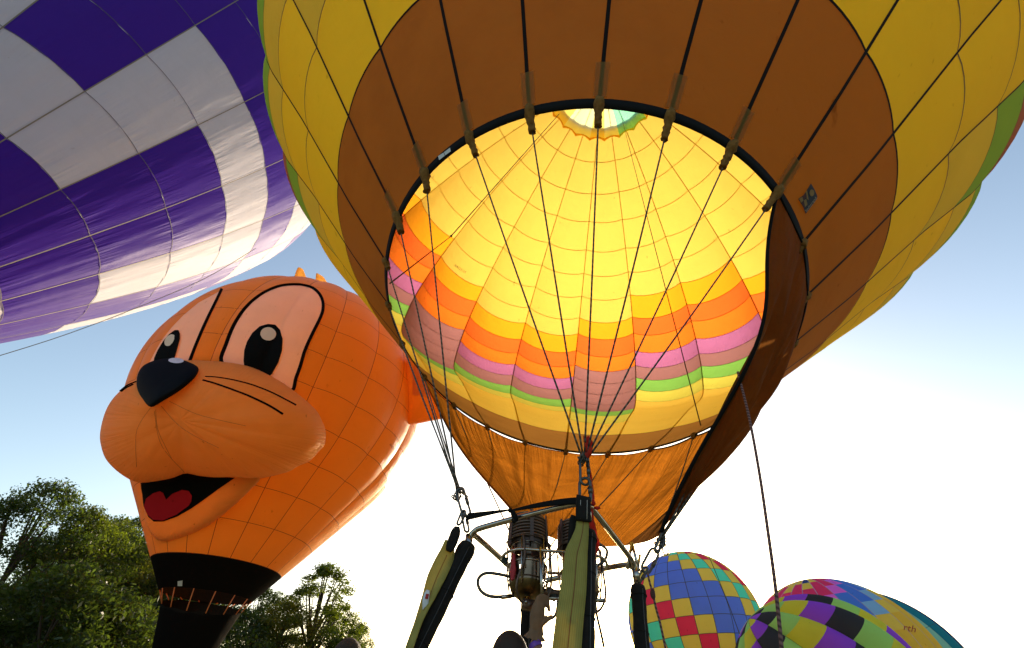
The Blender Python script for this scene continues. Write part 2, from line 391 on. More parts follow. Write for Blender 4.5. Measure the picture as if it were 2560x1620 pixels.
# ------------------------------------------------------------------ main balloon
BLACK = solid('black_webbing', (0.008, 0.008, 0.008), 0.8, spec=0.08)
def fab(name, c, tr=0.55, rf=0.3, **kw):
    return fabric(name, tuple(x * rf / max(c) for x in c), tuple(x * tr / max(c) for x in c), **kw)
YEL = fabric('yellow_nylon', (0.58, 0.425, 0.014), (0.33, 0.258, 0.050), pucker=0.15, stain=0.10)
BRN = fab('brown_nomex', (0.52, 0.25, 0.06), 0.22, 0.125, pucker=0.0, stain=0.35)
PALE = fab('pale_olive_nylon', (0.62, 0.60, 0.10), 0.36, 0.26, pucker=0.3)
GRN = fab('green_nylon', (0.20, 0.48, 0.10), 0.28, 0.22, pucker=0.3)
MAU = fab('mauve_nylon', (0.42, 0.20, 0.22), 0.19, 0.12, pucker=0.25)
PNK = fab('orchid_nylon', (0.56, 0.19, 0.46), 0.25, 0.15, pucker=0.45)
RED = fab('red_orange_nylon', (0.90, 0.16, 0.025), 0.50, 0.2, pucker=0.3)
RE2 = fab('vermilion_nylon', (0.90, 0.21, 0.02), 0.52, 0.2, pucker=0.35)
ORA = fab('orange_nylon', (0.92, 0.36, 0.015), 0.54, 0.2, pucker=0.2)
TEAL = fab('sea_green_nylon', (0.22, 0.60, 0.40), 0.55, 0.24)
CREAM = fab('pale_green_nylon', (0.66, 0.68, 0.36), 0.66, 0.28)
SEAM = solid('olive_thread', (0.16, 0.11, 0.015), 0.8)
pm = [0.7608, 0.0186, 5.2298, 0.2197, 0.7351, -0.1186]
nv_ = np.array([pm[3], pm[4], 1.0]); nv_ /= np.linalg.norm(nv_); e1c = np.array([0, 1, 0.]) - nv_ * nv_[1]; e1c /= np.linalg.norm(e1c); e2c = np.cross(nv_, e1c)
MC = cw(pm[:3]); MN = cdir(nv_); E1 = cdir(e1c); E2 = cdir(e2c); MR = 2.3
ps, pr, pz = profile(0.731, 7.743, 26.865, 0.869, MR)
_bf = lambda t: (0.33 * np.clip((t - 1.4) / 3, 0, 1) + 0.67 * np.clip((t - 7.0) / 3.0, 0, 1)) * np.clip((22.5 - t) / 9, 0.12, 1)
pr = pr - 0.03 * _bf(ps)
main = Env(MC, MN, E1, E2, ps, pr, pz, 24, pm[5], lambda t: 0.27 * _bf(t))
ROWS = [0, 2.0, 3.95, 5.95, 7.4, 8.8, 9.85, 10.8, 11.7, 12.7, 13.8, 14.8, 16.1, 17.4, 18.7, 20.2, 21.6, 23.1, 24.5, 26.86]
TYPES = {'c': {3: PALE, 4: GRN, 5: MAU, 6: PNK, 7: RE2, 8: RED, 9: ORA},
         'd': {2: PALE, 3: GRN, 4: MAU, 5: MAU, 6: MAU, 7: MAU, 8: RE2, 9: RED, 10: ORA},
         'e': {5: PALE, 6: GRN, 7: MAU, 8: PNK, 9: RE2, 10: RED, 11: ORA}}
SEQ = 'deedcc'          # gore 0 ... 5, repeats
def main_mat(g, k):
    if k == 0: return BRN
    if k == 18: return YEL
    return TYPES[SEQ[g % 6]].get(k, YEL)
mb_root = empty('hot_air_balloon', MC - MN * 0.1, 'large yellow balloon overhead with brown mouth band, lit rainbow stripes inside', 'balloon')
main.build(mb_root, ROWS, main_mat, nu=9, nv=6, cap=296, tape=0.036, tmat=BLACK, seam=0.034, smat=SEAM, seam_over={1: (0.036, BLACK)}, skip=lambda g, k: k == 18)
def ringpt(i, r=MR, z=0.0):
    th = pm[5] + 2 * math.pi * i / 24
    return MC + MN * z + (E1 * math.cos(th) + E2 * math.sin(th)) * r
# mouth rim
V = []; nn = 144
for i in range(nn):
    th = 24 * i / nn
    for dr, dz in ((-0.034, -0.036), (-0.022, -0.036), (0.034, 0.034), (0.022, 0.038)): V.append(ringpt(th, MR + dr, dz))
Fc = [(i * 4 + a, i * 4 + (a + 1) % 4, ((i + 1) % nn) * 4 + (a + 1) % 4, ((i + 1) % nn) * 4 + a) for i in range(nn) for a in range(4)]
rim = mk('mouth_rim', V, Fc, BLACK, mb_root)
RIMB = bvh_of(mk('care_label_base', V, Fc, BLACK, mb_root)) if False else BVHTree.FromPolygons([Vector(v) for v in V], Fc)
PAPER = solid('white_label', (0.62, 0.66, 0.70), 0.5)
decal('care_label', [(1096, 391), (1110, 382), (1113, 390), (1099, 401)], RIMB, 0.006, PAPER, mb_root, step=6)
decal('care_label', [(1111, 381), (1126, 370), (1128, 379), (1114, 389)], RIMB, 0.006, PAPER, mb_root, step=6)
# sun parachute vent hanging inside the crown
VENT = [CREAM, YEL, YEL, CREAM, TEAL, TEAL]
LEMN = fab('pale_lemon_nylon', (0.86, 0.70, 0.16), 0.6, 0.3); AMB = fab('amber_nylon', (0.80, 0.42, 0.02), 0.42, 0.25); OLV = fab('moss_nylon', (0.22, 0.26, 0.01), 0.3, 0.2)
vent = None
zc = float(np.interp(24.2, ps, pz)); rc = float(np.interp(24.2, ps, pr))
for q in range(24):
    g0, g1 = q, q + 1; V = []
    for j, (fr, dz) in enumerate(((0.12, 0.75), (0.5, 0.55), (0.8, 0.25), (1.0, -0.02))):
        for i in range(5):
            u = i / 4; sc = 1 - 0.035 * math.sin(math.pi * u) * (j / 3)
            V.append(ringpt(g0 + u + 0.5, rc * fr * sc, zc - 0.12 + dz * 0.7))
    mk('vent_segment', V, grid_faces(5, 4), {13: TEAL, 14: TEAL, 12: CREAM, 10: CREAM, 9: CREAM, 6: CREAM, 18: CREAM, 21: TEAL, 2: CREAM}.get(q, LEMN), mb_root)
    V = []
    for j in range(2):
        for i in range(7):
            u = i / 6; sag = 0.42 - 0.24 * math.sin(math.pi * u)
            V.append(ringpt(g0 + u + 0.5, rc * (1 - 0.035 * math.sin(math.pi * u)) * (1 + 0.01 * j), zc - 0.13 - (sag if j else 0)))
    mk('vent_flap', V, grid_faces(7, 2), OLV if q in (13, 14, 21) else AMB, mb_root)

# burner frame position (needed for the cables)
FS = 0.75
w = Vector((-0.261, 0.083, 0.272)); FC = old(Vector((0, 0, 1.6)) + (Vector((0.394, 4.66, 2.487)) - Vector((0, 0, 1.6))) * FS)
FM = Matrix.Translation(FC + Vector((0, 0, 0.06))) @ (_r2 @ Matrix.Rotation(w.length, 3, w.normalized())).to_4x4()
FH = 1.15 / math.sqrt(2) * FS
CORN = {'near': Vector((0, -FH, 0)), 'left': Vector((-FH, 0, 0)), 'rear': Vector((0, FH, 0)), 'right': Vector((FH, 0, 0))}
def fp(x, y, z): return FM @ Vector((x, y, z))
yN, yL, yR_, yQ = (fp(*CORN[k]).y for k in ('near', 'left', 'rear', 'right'))
GATH = {'near': at(1462, 1148, yN + 0.06), 'left': at(1147, 1232, yL + 0.03), 'rear': at(1328, 1437, yR_), 'right': at(1650, 1350, yQ + 0.02)}
SETS = {'near': (2, 1, 0, -1, -2, -3), 'left': (3, 4, 5, 6, 7, 8), 'rear': (9, 10, 11, 12, 13, 14), 'right': (15, 16, 17, 18, 19, 20)}
CABLE = rope_mat('steel_and_kevlar_cable', (0.02, 0.02, 0.018), (0.11, 0.105, 0.09), 14)
SLEEVE = solid('tan_cuff_cloth', (0.22, 0.115, 0.032), 0.9, noise=0.35, nscale=25, bump=0.9, trans=(0.05, 0.025, 0.006), spec=0.1)
PATCH = fab('patch_cloth', (0.46, 0.30, 0.10), 0.5, 0.12, stain=0.3)
for key, ids in SETS.items():
    for q, i in enumerate(ids):
        a = ringpt(i, MR - 0.01, -0.03); b = GATH[key] + Vector(((q - 2.5) * 0.006, 0, 0))
        d = (b - a).normalized(); top = i in (-3, -2, -1, 0, 1, 2, 3, 4)
        mid = (a + b) / 2 + Vector((0, 0, -0.015))
        pts = spline([a, mid, b], 12)
        MB().tube(pts, 0.0068, 6).build('suspension_cable', CABLE, mb_root)
        # cloth cuff over the cable end
        up = (ringpt(i, MR + 0.06, 0.07) - a).normalized(); ln = random.uniform(0.19, 0.25) if top else random.uniform(0.07, 0.11); r0 = random.uniform(0.034, 0.041) if top else 0.028
        path = [a + up * 0.07, a + up * 0.02, a + d * 0.02] + [a + d * ln * t for t in (0.25, 0.36, 0.48, 0.6, 0.72, 0.84, 0.93, 1.0)]
        m = MB(); rad = [r0 * 1.25, r0 * 1.35, r0 * 1.3, r0 * 1.0, r0 * 0.88, r0 * 0.96, r0 * 0.82, r0 * 0.92, r0 * 0.8, r0 * 0.88, r0 * 0.95]
        m.tube(path, [x * random.uniform(0.9, 1.08) for x in rad], 12, caps=True)
        V = [v + Vector((random.uniform(-1, 1), random.uniform(-1, 1), random.uniform(-1, 1))) * 0.006 for v in m.V]
        mk('cable_sleeve', V, m.F, SLEEVE, mb_root, uv=m.U)
        if top:      # reinforcement patch and tape tail on the brown band
            V = []
            for j in range(5):
                for u in (-1, 0, 1):
                    t = 0.06 + 0.34 * j / 4; rr = float(np.interp(t, ps, pr)) + 0.006 - float(main.bulge(t)); zz = float(np.interp(t, ps, pz))
                    V.append(ringpt(i + u * 0.055 / MR * 24 / (2 * math.pi), rr + 0.004 - 0.0 * abs(u), zz))
            mk('reinforcement_patch', V, grid_faces(3, 5), PATCH, mb_root)

# scoop: the cloth apron between mouth and burner
SCOOP = fab('scoop_nomex', (0.60, 0.20, 0.018), 0.29, 0.06, pucker=1.3, stain=0.75, bump=0.7, wr_u=50, wr_v=1.2)
bot = [at(1284, 1280, yL + 0.42), at(1352, 1332, yR_ - 0.05), at(1440, 1362, yR_ + 0.2), at(1535, 1366, yR_ + 0.12), at(1610, 1356, yQ + 0.28), at(1650, 1338, yQ + 0.03)]
NS, NT = 13 * 14 + 1, 25
bots = spline(bot, NS); V = []; U = []
for i in range(NS):
    w_ = i / (NS - 1); idx = 8 + 13 * w_; fr = idx - math.floor(idx + 1e-6)
    gap = -0.015 + 0.115 * (math.sin(math.pi * fr) ** 0.8 if 0.001 < fr < 0.999 else 0) * {8: 0.2, 9: 0.7, 10: 0.75, 11: 0.05, 12: 0.3, 13: 0.62, 14: 0.8, 15: 0.9, 16: 0.8}.get(int(idx + 1e-6), 0.3)
    topp = ringpt(idx, MR - 0.01, -0.04)
    B_ = Vector(bots[i]); dd = (B_ - topp).normalized(); topp = topp + dd * gap
    radial = (topp - MC); radial -= MN * radial.dot(MN); radial.normalize()
    for j in range(NT):
        t = j / (NT - 1)
        p = topp.lerp(B_, t); bow = (0.20 if w_ < 0.6 else 0.20 - 0.08 * (w_ - 0.6)) * math.sin(math.pi * t) * (0.35 + 0.65 * abs(2 * w_ - 1)) * (1 if w_ > 0.5 else 0.5)
        fold = (0.018 + 0.030 * max(0, w_ - 0.5) * 2) * math.sin(idx * 9.0 + 2 * math.sin(idx * 2.3) + 3 * t) * math.sin(math.pi * min(1, t * 1.3)) + 0.035 * math.sin(idx * 2.1 + 5 * t) * math.sin(math.pi * t) + max(0, w_ - 0.55) * 2.2 * math.sin(math.pi * t) ** 0.6 * (0.042 * math.sin(idx * 12.5 + 1.8 * math.sin(4 * t + idx)) + 0.045 * math.sin(idx * 5.3 - 6 * t) + 0.015 * math.sin(idx * 31 + 9 * t))
        V.append(p + radial * (bow + fold) + Vector((0.06 * math.sin(math.pi * t) * max(0, (w_ - 0.85) / 0.15), 0, 0))); U.append((w_ * 3, t))
Fc = [(i * NT + j, (i + 1) * NT + j, (i + 1) * NT + j + 1, i * NT + j + 1) for i in range(NS - 1) for j in range(NT - 1)]
SCOOP_DARK = fab('dark_nomex', (0.34, 0.135, 0.032), 0.085, 0.06, pucker=1.4, stain=0.8, bump=0.8, wr_u=50, wr_v=1.2)  # darker, less translucent cloth for the right side of the scoop
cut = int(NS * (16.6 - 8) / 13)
def cols(a, b): return [V[i * NT + j] for i in range(a, b) for j in range(NT)], [(i * NT + j, (i + 1) * NT + j, (i + 1) * NT + j + 1, i * NT + j + 1) for i in range(b - a - 1) for j in range(NT - 1)], [U[i * NT + j] for i in range(a, b) for j in range(NT)]
v_, f_, u_ = cols(0, cut + 1); scoop = mk('scoop', v_, f_, SCOOP, mb_root, uv=u_)
v_, f_, u_ = cols(cut, NS); flank = mk('scoop_flank', v_, f_, SCOOP_DARK, mb_root, uv=u_, label='dark crumpled side of the scoop')
MB().tube(V[(NS - 1) * NT:], 0.016, 6).build('edge_binding', BLACK, scoop)
MB().tube(V[:NT], 0.010, 6).build('edge_binding', SCOOP, scoop)
MB().tube([V[i * NT] for i in range(NS - 14 * 7, NS)], 0.013, 6).build('edge_binding', BLACK, scoop)
REDC = solid('orange_red_cord', (0.55, 0.10, 0.02), 0.8)
MB().tube([V[i * NT] for i in range(0, NS - 14 * 7 + 1)], 0.008, 5).build('edge_cord', REDC, scoop)
SCB = bvh_of(scoop, flank)
# interior lines: thin vent cords from crown to burner
CORD = solid('thin_cord', (0.10, 0.07, 0.03), 0.8)
kn = CAM + ray(1128, 590) * 11.5
MB().tube([ringpt(5.55, 2.28, 0.06), kn], 0.010, 5).build('vent_cord', CORD, mb_root)
MB().tube([kn, CAM + ray(1398, 285) * 21.0], 0.014, 5).build('vent_cord', CORD, mb_root)
MB().ellipsoid(kn, 0.03, 0.03, 0.03, nu=8, nv=6).build('pulley', BLACK, mb_root)
MB().tube([CAM + ray(1553, 290) * 21, ringpt(15.2, 2.3, 0.1)], 0.008, 5).build('vent_cord', CORD, mb_root)
# lettering and the maker's patch on the main balloon
NAVY = solid('navy_print', (0.012, 0.014, 0.03), 0.7); MAROON = solid('maroon_print', (0.06, 0.008, 0.01), 0.7); OCHRE = solid('ochre_print', (0.22, 0.13, 0.03), 0.7); SILV = solid('silver_print', (0.28, 0.25, 0.2), 0.7)
B = main.bvh
lp = decal('maker_patch', [(2024, 459), (2034, 476), (2040, 491), (2038, 499), (2011, 535), (2003, 515), (1992, 498), (2006, 488)], B, 0.012, NAVY, mb_root, step=5)
decal('checker', [(1993, 498), (2001, 493), (2004, 502), (1998, 508)], B, 0.017, OCHRE, lp, step=4)
decal('checker', [(2001, 493), (2010, 482), (2012, 492), (2005, 502)], B, 0.017, MAROON, lp, step=4)
decal('checker', [(2005, 502), (2011, 498), (2014, 512), (2008, 518)], B, 0.017, OCHRE, lp, step=4)
decal('checker', [(1999, 509), (2004, 503), (2008, 518), (2006, 522)], B, 0.017, MAROON, lp, step=4)
decal('bolt', [(2009, 479), (2013, 477), (2017, 501), (2012, 497), (2012, 490)], B, 0.017, OCHRE, lp, step=4)
decal('disc', [(2025 + 6 * math.cos(a * 0.5236), 483 + 8.5 * math.sin(a * 0.5236)) for a in range(12)], B, 0.017, OCHRE, lp, step=4)
lettering('lettering', 'lindstrand', (2012.5, 531), (2038, 497), 8, B, 0.019, SILV, lp)
INK = solid('grey_print', (0.22, 0.16, 0.03), 0.8)
lettering('registration', 'N1525RK', (1162, 684), (1134, 665), -6, B, 0.02, INK, mb_root)

# ------------------------------------------------------------------ burner frame with burners
STEEL = solid('scuffed_steel', (0.40, 0.38, 0.34), 0.2, 1.0, noise=0.25, nscale=14)
CANST = solid('heat_stained_steel', (0.26, 0.18, 0.11), 0.22, 1.0, noise=0.3, nscale=9, dark=(0.06, 0.035, 0.022))
COILM = solid('sooty_coil', (0.15, 0.105, 0.08), 0.4, 0.85, noise=0.3)
PAD = solid('black_padded_cover', (0.012, 0.011, 0.010), 0.9, noise=0.3, nscale=20, bump=0.5, spec=0.2)
HOSE = solid('grey_rubber_hose', (0.06, 0.058, 0.052), 0.5)
BRASS = solid('brass_fitting', (0.13, 0.095, 0.045), 0.32, 1.0)
REDP = solid('red_paint', (0.35, 0.02, 0.025), 0.5)
DARKZ = solid('zip_teeth', (0.05, 0.05, 0.05), 0.4, 0.6)
bf = empty('burner_frame', fp(0, 0, -1.1), 'steel burner frame with two coiled burners under the open balloon mouth', 'burner')
for a, b in (('near', 'left'), ('near', 'right'), ('left', 'rear'), ('rear', 'right')):
    A, B_ = CORN[a], CORN[b]; d = (B_ - A)
    P = [A + Vector((0, 0, -0.10)), A + d * 0.01 + Vector((0, 0, -0.03)), A + d * 0.05 + Vector((0, 0, 0.0)), A + d * 0.12 + Vector((0, 0, 0.012)), A + d * 0.5 + Vector((0, 0, 0.016)),
         A + d * 0.88 + Vector((0, 0, 0.012)), A + d * 0.95, A + d * 0.99 + Vector((0, 0, -0.03)), B_ + Vector((0, 0, -0.10))]
    MB().tube([FM @ Vector(p) for p in spline(P, 40)], 0.0195, 12).build('frame_tube', STEEL, bf)
for k in CORN:
    A = CORN[k]; o = A.normalized()
    t0 = FM @ (A + Vector((0, 0, -0.09 if k != 'right' else -0.15))); b0_ = FM @ (A + o * 0.10 + Vector((0, 0, -1.10)))
    if k == 'left': b0_ = t0 + (at(1036, 1635, t0.y - 0.2) - t0) * 1.35
    if k == 'right': b0_ = t0 + (at(1606, 1635, t0.y - 0.1) - t0) * 2.0
    if k == 'near': t0 = at(1470, 1330, t0.y + 0.05); b0_ = t0 + (at(1463, 1635, t0.y - 0.15) - t0) * 1.1
    # steel socket and eye
    MB().tube([FM @ (A + Vector((0, 0, -0.12))), FM @ (A + Vector((0, 0, -0.02)))], 0.026, 12).build('corner_socket', STEEL, bf)
    # padded upright cover
    P = []; rr = []
    for j in range(26):
        t = j / 25; P.append(t0.lerp(b0_, t)); rr.append(((0.056 if k == 'left' else 0.048) + 0.0012 * math.sin(j * 1.7) + 0.0015 * math.sin(j * 0.6 + 1)) * (0.93 if j == 0 else 1) * (1.06 if j in (1, 2) else 1))
    up = MB().tube(P, rr, 18).build('upright_cover', PAD, bf)
    # seams, bands and the zip of the cover
    frm = (b0_ - t0).normalized(); sx_ = frm.cross(Vector((0, 1, 0))).normalized(); sy_ = sx_.cross(frm)
    for jj in (9, 17):
        MB().tube([P[jj] + (sx_ * math.cos(a) + sy_ * math.sin(a)) * (rr[jj] + 0.0005) for a in np.linspace(0, 6.283, 25)[:-1]], 0.0035, 6, closed=True).build('band', PAD, up)
    MB().tube([P[jj] + (sx_ * 0.35 - sy_ * 0.94) * (rr[jj] + 0.0005) for jj in range(1, 26)], 0.003, 5).build('zip', DARKZ, up)
    MB().tube([P[2] + (P[1] - P[2]) * 0 + FM.to_3x3() @ Vector((0.054 * math.cos(a), 0.054 * math.sin(a), 0)) for a in np.linspace(0, 6.283, 20)], 0.004, 6, closed=True).build('hem', PAD, up)
# bracket at the right corner
A = CORN['right']
for dx in (-0.06, 0.03):
    MB().tube([FM @ (A + Vector((dx, 0, -0.04))), FM @ (A + Vector((0.01, 0.0, 0.16)))], 0.012, 8).build('corner_bracket', STEEL, bf)
MB().tube([FM @ (A + Vector((0.0, 0, -0.10))), FM @ (A + Vector((0.06, 0, 0.08)))], 0.010, 8).build('corner_bracket', STEEL, bf)
# guard rail round both burners, lower than the frame
bx = FM.to_3x3().inverted() @ Vector((1, 0.06, -0.02)); bx.z = 0; bx.normalize(); by = Vector((-bx.y, bx.x, 0))
BC = [bx * -0.185 + by * 0.0 + Vector((0.0, 0, 0)), bx * 0.175 + by * 0.03]
def loop(hx, hy, z, r, cx=0.0):
    P = []
    for sx, a0_ in ((1, -90), (-1, 90)):
        for a in range(0, 181, 20):
            an = R_(a0_ + a); P.append(bx * (sx * (hx - hy) + cx + hy * math.cos(an)) + by * (hy * math.sin(an)) + Vector((0, 0, z)))
    return [FM @ p for p in P]
MB().tube(loop(0.36, 0.15, -0.095, 0.011), 0.0105, 8, closed=True).build('guard_rail', STEEL, bf)
for q, c in enumerate(BC):
    M = FM @ Matrix.Translation(c + Vector((0, 0, -0.165))) @ Matrix.Diagonal((0.97, 0.97, 0.80, 1))
    bu = MB().lathe([(0.03, -0.215), (0.075, -0.205), (0.108, -0.17), (0.122, -0.12)], M, 40).build('burner_pan', BRASS, bf)
    def can_hole(a, z):
        for a0_ in (0.9, 2.0, 3.1, 4.2, 5.3, 6.25):
            d = (a - a0_ + math.pi) % (2 * math.pi) - math.pi
            if ((d * 0.13) / 0.021) ** 2 + ((z + 0.035) / 0.024) ** 2 < 1: return True
        return False
    pr_ = [(0.122 + 0.014 * t, -0.12 + 0.14 * t) for t in np.linspace(0, 1, 15)]
    can = MB().lathe(pr_, M, 72, can_hole).build('burner_can', CANST, bf)
    MB().tube([M @ Vector((0.138 * math.cos(a), 0.138 * math.sin(a), 0.02)) for a in np.linspace(0, 2 * math.pi, 41)[:-1]], 0.006, 6, closed=True).build('rolled_edge', STEEL, can)
    def col_hole(a, z):
        for a0_ in (0.7, 1.75, 2.8, 3.85, 4.9, 5.95):
            d = (a - a0_ + math.pi) % (2 * math.pi) - math.pi
            if ((d * 0.12) / 0.036) ** 2 + ((z - 0.085) / 0.036) ** 2 < 1: return True
            d = (a - a0_ - 0.5 + math.pi) % (2 * math.pi) - math.pi
            if ((d * 0.12) / 0.024) ** 2 + ((z - 0.155) / 0.013) ** 2 < 1: return True
        return False
    col = MB().lathe([(0.124 - 0.006 * t, 0.03 + 0.155 * t) for t in np.linspace(0, 1, 17)], M, 72, col_hole).build('wind_collar', CANST, bf)
    MB().tube([M @ Vector((0.119 * math.cos(a), 0.119 * math.sin(a), 0.186)) for a in np.linspace(0, 2 * math.pi, 41)[:-1]], 0.004, 6, closed=True).build('rolled_edge', STEEL, col)
    P = []
    for j in range(8 * 28 + 1):
        t = j / (8 * 28); a = 2 * math.pi * 8 * t; r = 0.143 - 0.010 * t - (0.018 if t > 0.93 else 0) * (t - 0.93) / 0.07
        P.append(M @ Vector((r * math.cos(a), r * math.sin(a), 0.215 + 0.235 * t)))
    MB().tube(P, 0.0098, 7).build('coil', COILM, bf)
    MB().lathe([(0.122, 0.20), (0.125, 0.3), (0.117, 0.44)], M, 32).build('coil_liner', COILM, bf)
    for a in (0.3, 1.9, 3.45, 4.6, 5.6):
        x, y = math.cos(a), math.sin(a); Mr = M @ Matrix.Rotation(a, 4, 'Z')
        MB().box((0, 0, 0), 0.006, 0.026, 0.30, None).build('coil_strap', COILM, bf) if False else mk('coil_strap', [Mr @ Vector((0.156 + dx - 0.012 * (z > 0.3), dy, z)) for z in (0.16, 0.46) for dx, dy in ((-0.003, -0.013), (0.003, -0.013), (0.003, 0.013), (-0.003, 0.013))],
            [(0, 1, 5, 4), (1, 2, 6, 5), (2, 3, 7, 6), (3, 0, 4, 7), (4, 5, 6, 7), (0, 3, 2, 1)], COILM, bf, smooth=False)
    # red valve lever on the can
    a = 3.75; x = M @ Vector((0.150 * math.cos(a), 0.150 * math.sin(a), -0.01)); ax = (M.to_3x3() @ Vector((math.cos(a), math.sin(a), 0))).normalized(); tz = (M.to_3x3() @ Vector((0, 0, 1))).normalized(); tx = tz.cross(ax)
    prof_ = [(-0.006, 0.055), (0.012, 0.055), (0.016, 0.0), (0.024, -0.045), (0.012, -0.105), (-0.008, -0.11), (-0.020, -0.05), (-0.012, 0.0)]
    V = [x + ax * h + tx * p[0] + tz * p[1] for h in (0.0, 0.012) for p in prof_]; m8 = len(prof_)
    mk('valve_lever', V, [tuple(range(m8 - 1, -1, -1)), tuple(range(m8, 2 * m8))] + [(i, (i + 1) % m8, m8 + (i + 1) % m8, m8 + i) for i in range(m8)], REDP, bf, smooth=False)
    # pipes under the can, pilot block and ball valve
    MB().tube([M @ Vector((0, 0.0, -0.20)), M @ Vector((0, 0, -0.29))], 0.014, 10).build('feed_pipe', STEEL, bf)
    MB().box(M @ Vector((0.0, 0.0, -0.255)), 0.05, 0.05, 0.045, FM.to_3x3()).build('valve_block', STEEL, bf)
    for dx in (-0.06, 0.05):
        MB().tube([M @ Vector((dx, 0.02, -0.19)), M @ Vector((dx * 0.4, 0.0, 0.03)), M @ Vector((dx * 0.3, 0, 0.19))], 0.007, 6).build('jet_pipe', BRASS, bf)
for c in BC:      # support rods, clamp rings, igniter lines
    M = FM @ Matrix.Translation(c + Vector((0, 0, -0.165))) @ Matrix.Diagonal((0.97, 0.97, 0.80, 1))
    for a in (0.9, 2.5, 4.15, 5.2, 5.95):
        MB().tube([M @ Vector((0.128 * math.cos(a), 0.128 * math.sin(a), -0.16)), M @ Vector((0.150 * math.cos(a), 0.150 * math.sin(a), -0.02)), M @ Vector((0.158 * math.cos(a), 0.158 * math.sin(a), 0.22))], 0.0055, 6).build('support_rod', STEEL, bf)
    for zz_, rr_ in ((-0.10, 0.130), (0.21, 0.160)):
        MB().tube([M @ Vector((rr_ * math.cos(a), rr_ * math.sin(a), zz_)) for a in np.linspace(0, 6.283, 33)[:-1]], 0.004, 5, closed=True).build('clamp_ring', COILM, bf)
    for a, s_ in ((4.0, 1), (5.6, -1)):
        MB().tube([M @ Vector(p) for p in spline([(0.03 * s_, -0.03, -0.26), (0.10 * math.cos(a), 0.10 * math.sin(a), -0.28), (0.165 * math.cos(a), 0.165 * math.sin(a), -0.18), (0.165 * math.cos(a + 0.3), 0.165 * math.sin(a + 0.3), 0.02), (0.16 * math.cos(a + 0.2), 0.16 * math.sin(a + 0.2), 0.22)], 22)], 0.0075, 6).build('coil_feed', COILM, bf)
    MB().box(M @ Vector((0.0, -0.05, -0.285)), 0.085, 0.05, 0.05, FM.to_3x3()).build('regulator', COILM, bf)
    for dx in (-0.03, 0.03): MB().ellipsoid(M @ Vector((dx, -0.085, -0.285)), 0.011, 0.011, 0.011, nu=8, nv=6).build('bolt', STEEL, bf)
# manifold between the burners, vertical grip rod, swivel tube
mid = (BC[0] + BC[1]) / 2
MB().tube([FM @ (BC[0] + bx * 0.10 + Vector((0, 0, -0.29))), FM @ (BC[1] - bx * 0.10 + Vector((0, 0, -0.28)))], 0.022, 10).build('manifold', COILM, bf)
MB().tube([FM @ (BC[0] + bx * 0.13 + Vector((0, 0, -0.325))), FM @ (BC[1] + bx * 0.16 + Vector((0, 0, -0.30)))], 0.013, 10).build('cross_pipe', STEEL, bf)
rod_t, rod_b = at(1350, 1368, (FM @ (BC[0])).y - 0.165), at(1357, 1530, (FM @ (BC[0])).y - 0.20)
MB().tube([rod_t, rod_b], 0.011, 10).build('grip_rod', STEEL, bf)
for q, c in enumerate(BC):
    MB().tube([FM @ (c + Vector((0, 0.11, -0.1))), FM @ (c + Vector((0.0, 0.16, -0.095)))], 0.012, 8).build('trunnion', STEEL, bf)
# hoses
yb = (FM @ BC[0]).y
MB().tube(spline([at(1300, 1450, yb - 0.02), at(1260, 1438, yb - 0.08), at(1215, 1433, yb - 0.1), at(1195, 1450, yb - 0.1), at(1203, 1478, yb - 0.1), at(1235, 1492, yb - 0.1), at(1300, 1488, yb - 0.02)], 40), 0.0105, 8).build('fuel_hose', HOSE, bf)
MB().tube([at(1254, 1493, yb - 0.09), at(1278, 1490, yb - 0.06)], 0.0135, 8).build('hose_ferrule', STEEL, bf)
MB().tube(spline([at(1486, 1400, yb - 0.0), at(1487, 1470, yb), at(1491, 1530, yb), at(1502, 1580, yb), at(1510, 1618, yb)], 24), 0.0085, 8).build('fuel_hose', HOSE, bf)
MB().tube(spline([at(1492, 1415, yb), at(1512, 1400, yb), at(1517, 1375, yb), at(1495, 1358, yb)], 16), 0.010, 8).build('fuel_hose', HOSE, bf)
MB().tube(spline([at(1396, 1488, yb - 0.05), at(1391, 1530, yb - 0.1), at(1380, 1545, yb - 0.1), at(1362, 1542, yb - 0.12)], 18), 0.0085, 8).build('fuel_hose', HOSE, bf)
for (u, v) in ((1375, 1478), (1382, 1492), (1262, 1400)):
    m = MB(); c = at(u, v, yb - 0.06)
    for a in range(4):
        an = a * math.pi / 2 + 0.4; m.ellipsoid(c + Vector((0.016 * math.cos(an), 0, 0.016 * math.sin(an))), 0.013, 0.008, 0.013, nu=8, nv=6)
    m.ellipsoid(c, 0.012, 0.012, 0.012, nu=8, nv=6).build('valve_knob', solid('dark_knob', (0.02, 0.03, 0.025), 0.5), bf)
# carabiners and rings at the corners
DARKM = solid('dark_forged_steel', (0.10, 0.10, 0.095), 0.35, 0.9)
def carab(P0, P1, width, r, roll=Vector((1, 0, 0)), gate=True, mat=DARKM):
    P0, P1 = Vector(P0), Vector(P1); ax = (P1 - P0); L_ = ax.length; ax.normalize(); sd_ = (roll - ax * roll.dot(ax)).normalized(); h = width / 2
    P = []
    for a in range(0, 181, 30): P.append(P1 - ax * h + sd_ * h * math.cos(R_(a)) + ax * h * math.sin(R_(a)))
    for a in range(180, 361, 30): P.append(P0 + ax * h + sd_ * h * math.cos(R_(a)) + ax * h * math.sin(R_(a)))
    r *= 1.3; m = MB().tube(P, r, 8, closed=True)
    if gate: m.tube([P0 + sd_ * h + ax * L_ * 0.38, P0 + sd_ * h + ax * L_ * 0.62], r * 1.45, 8)
    return m.build('carabiner', mat, bf)
def ch(k, dy=0): return fp(*CORN[k]).y + dy
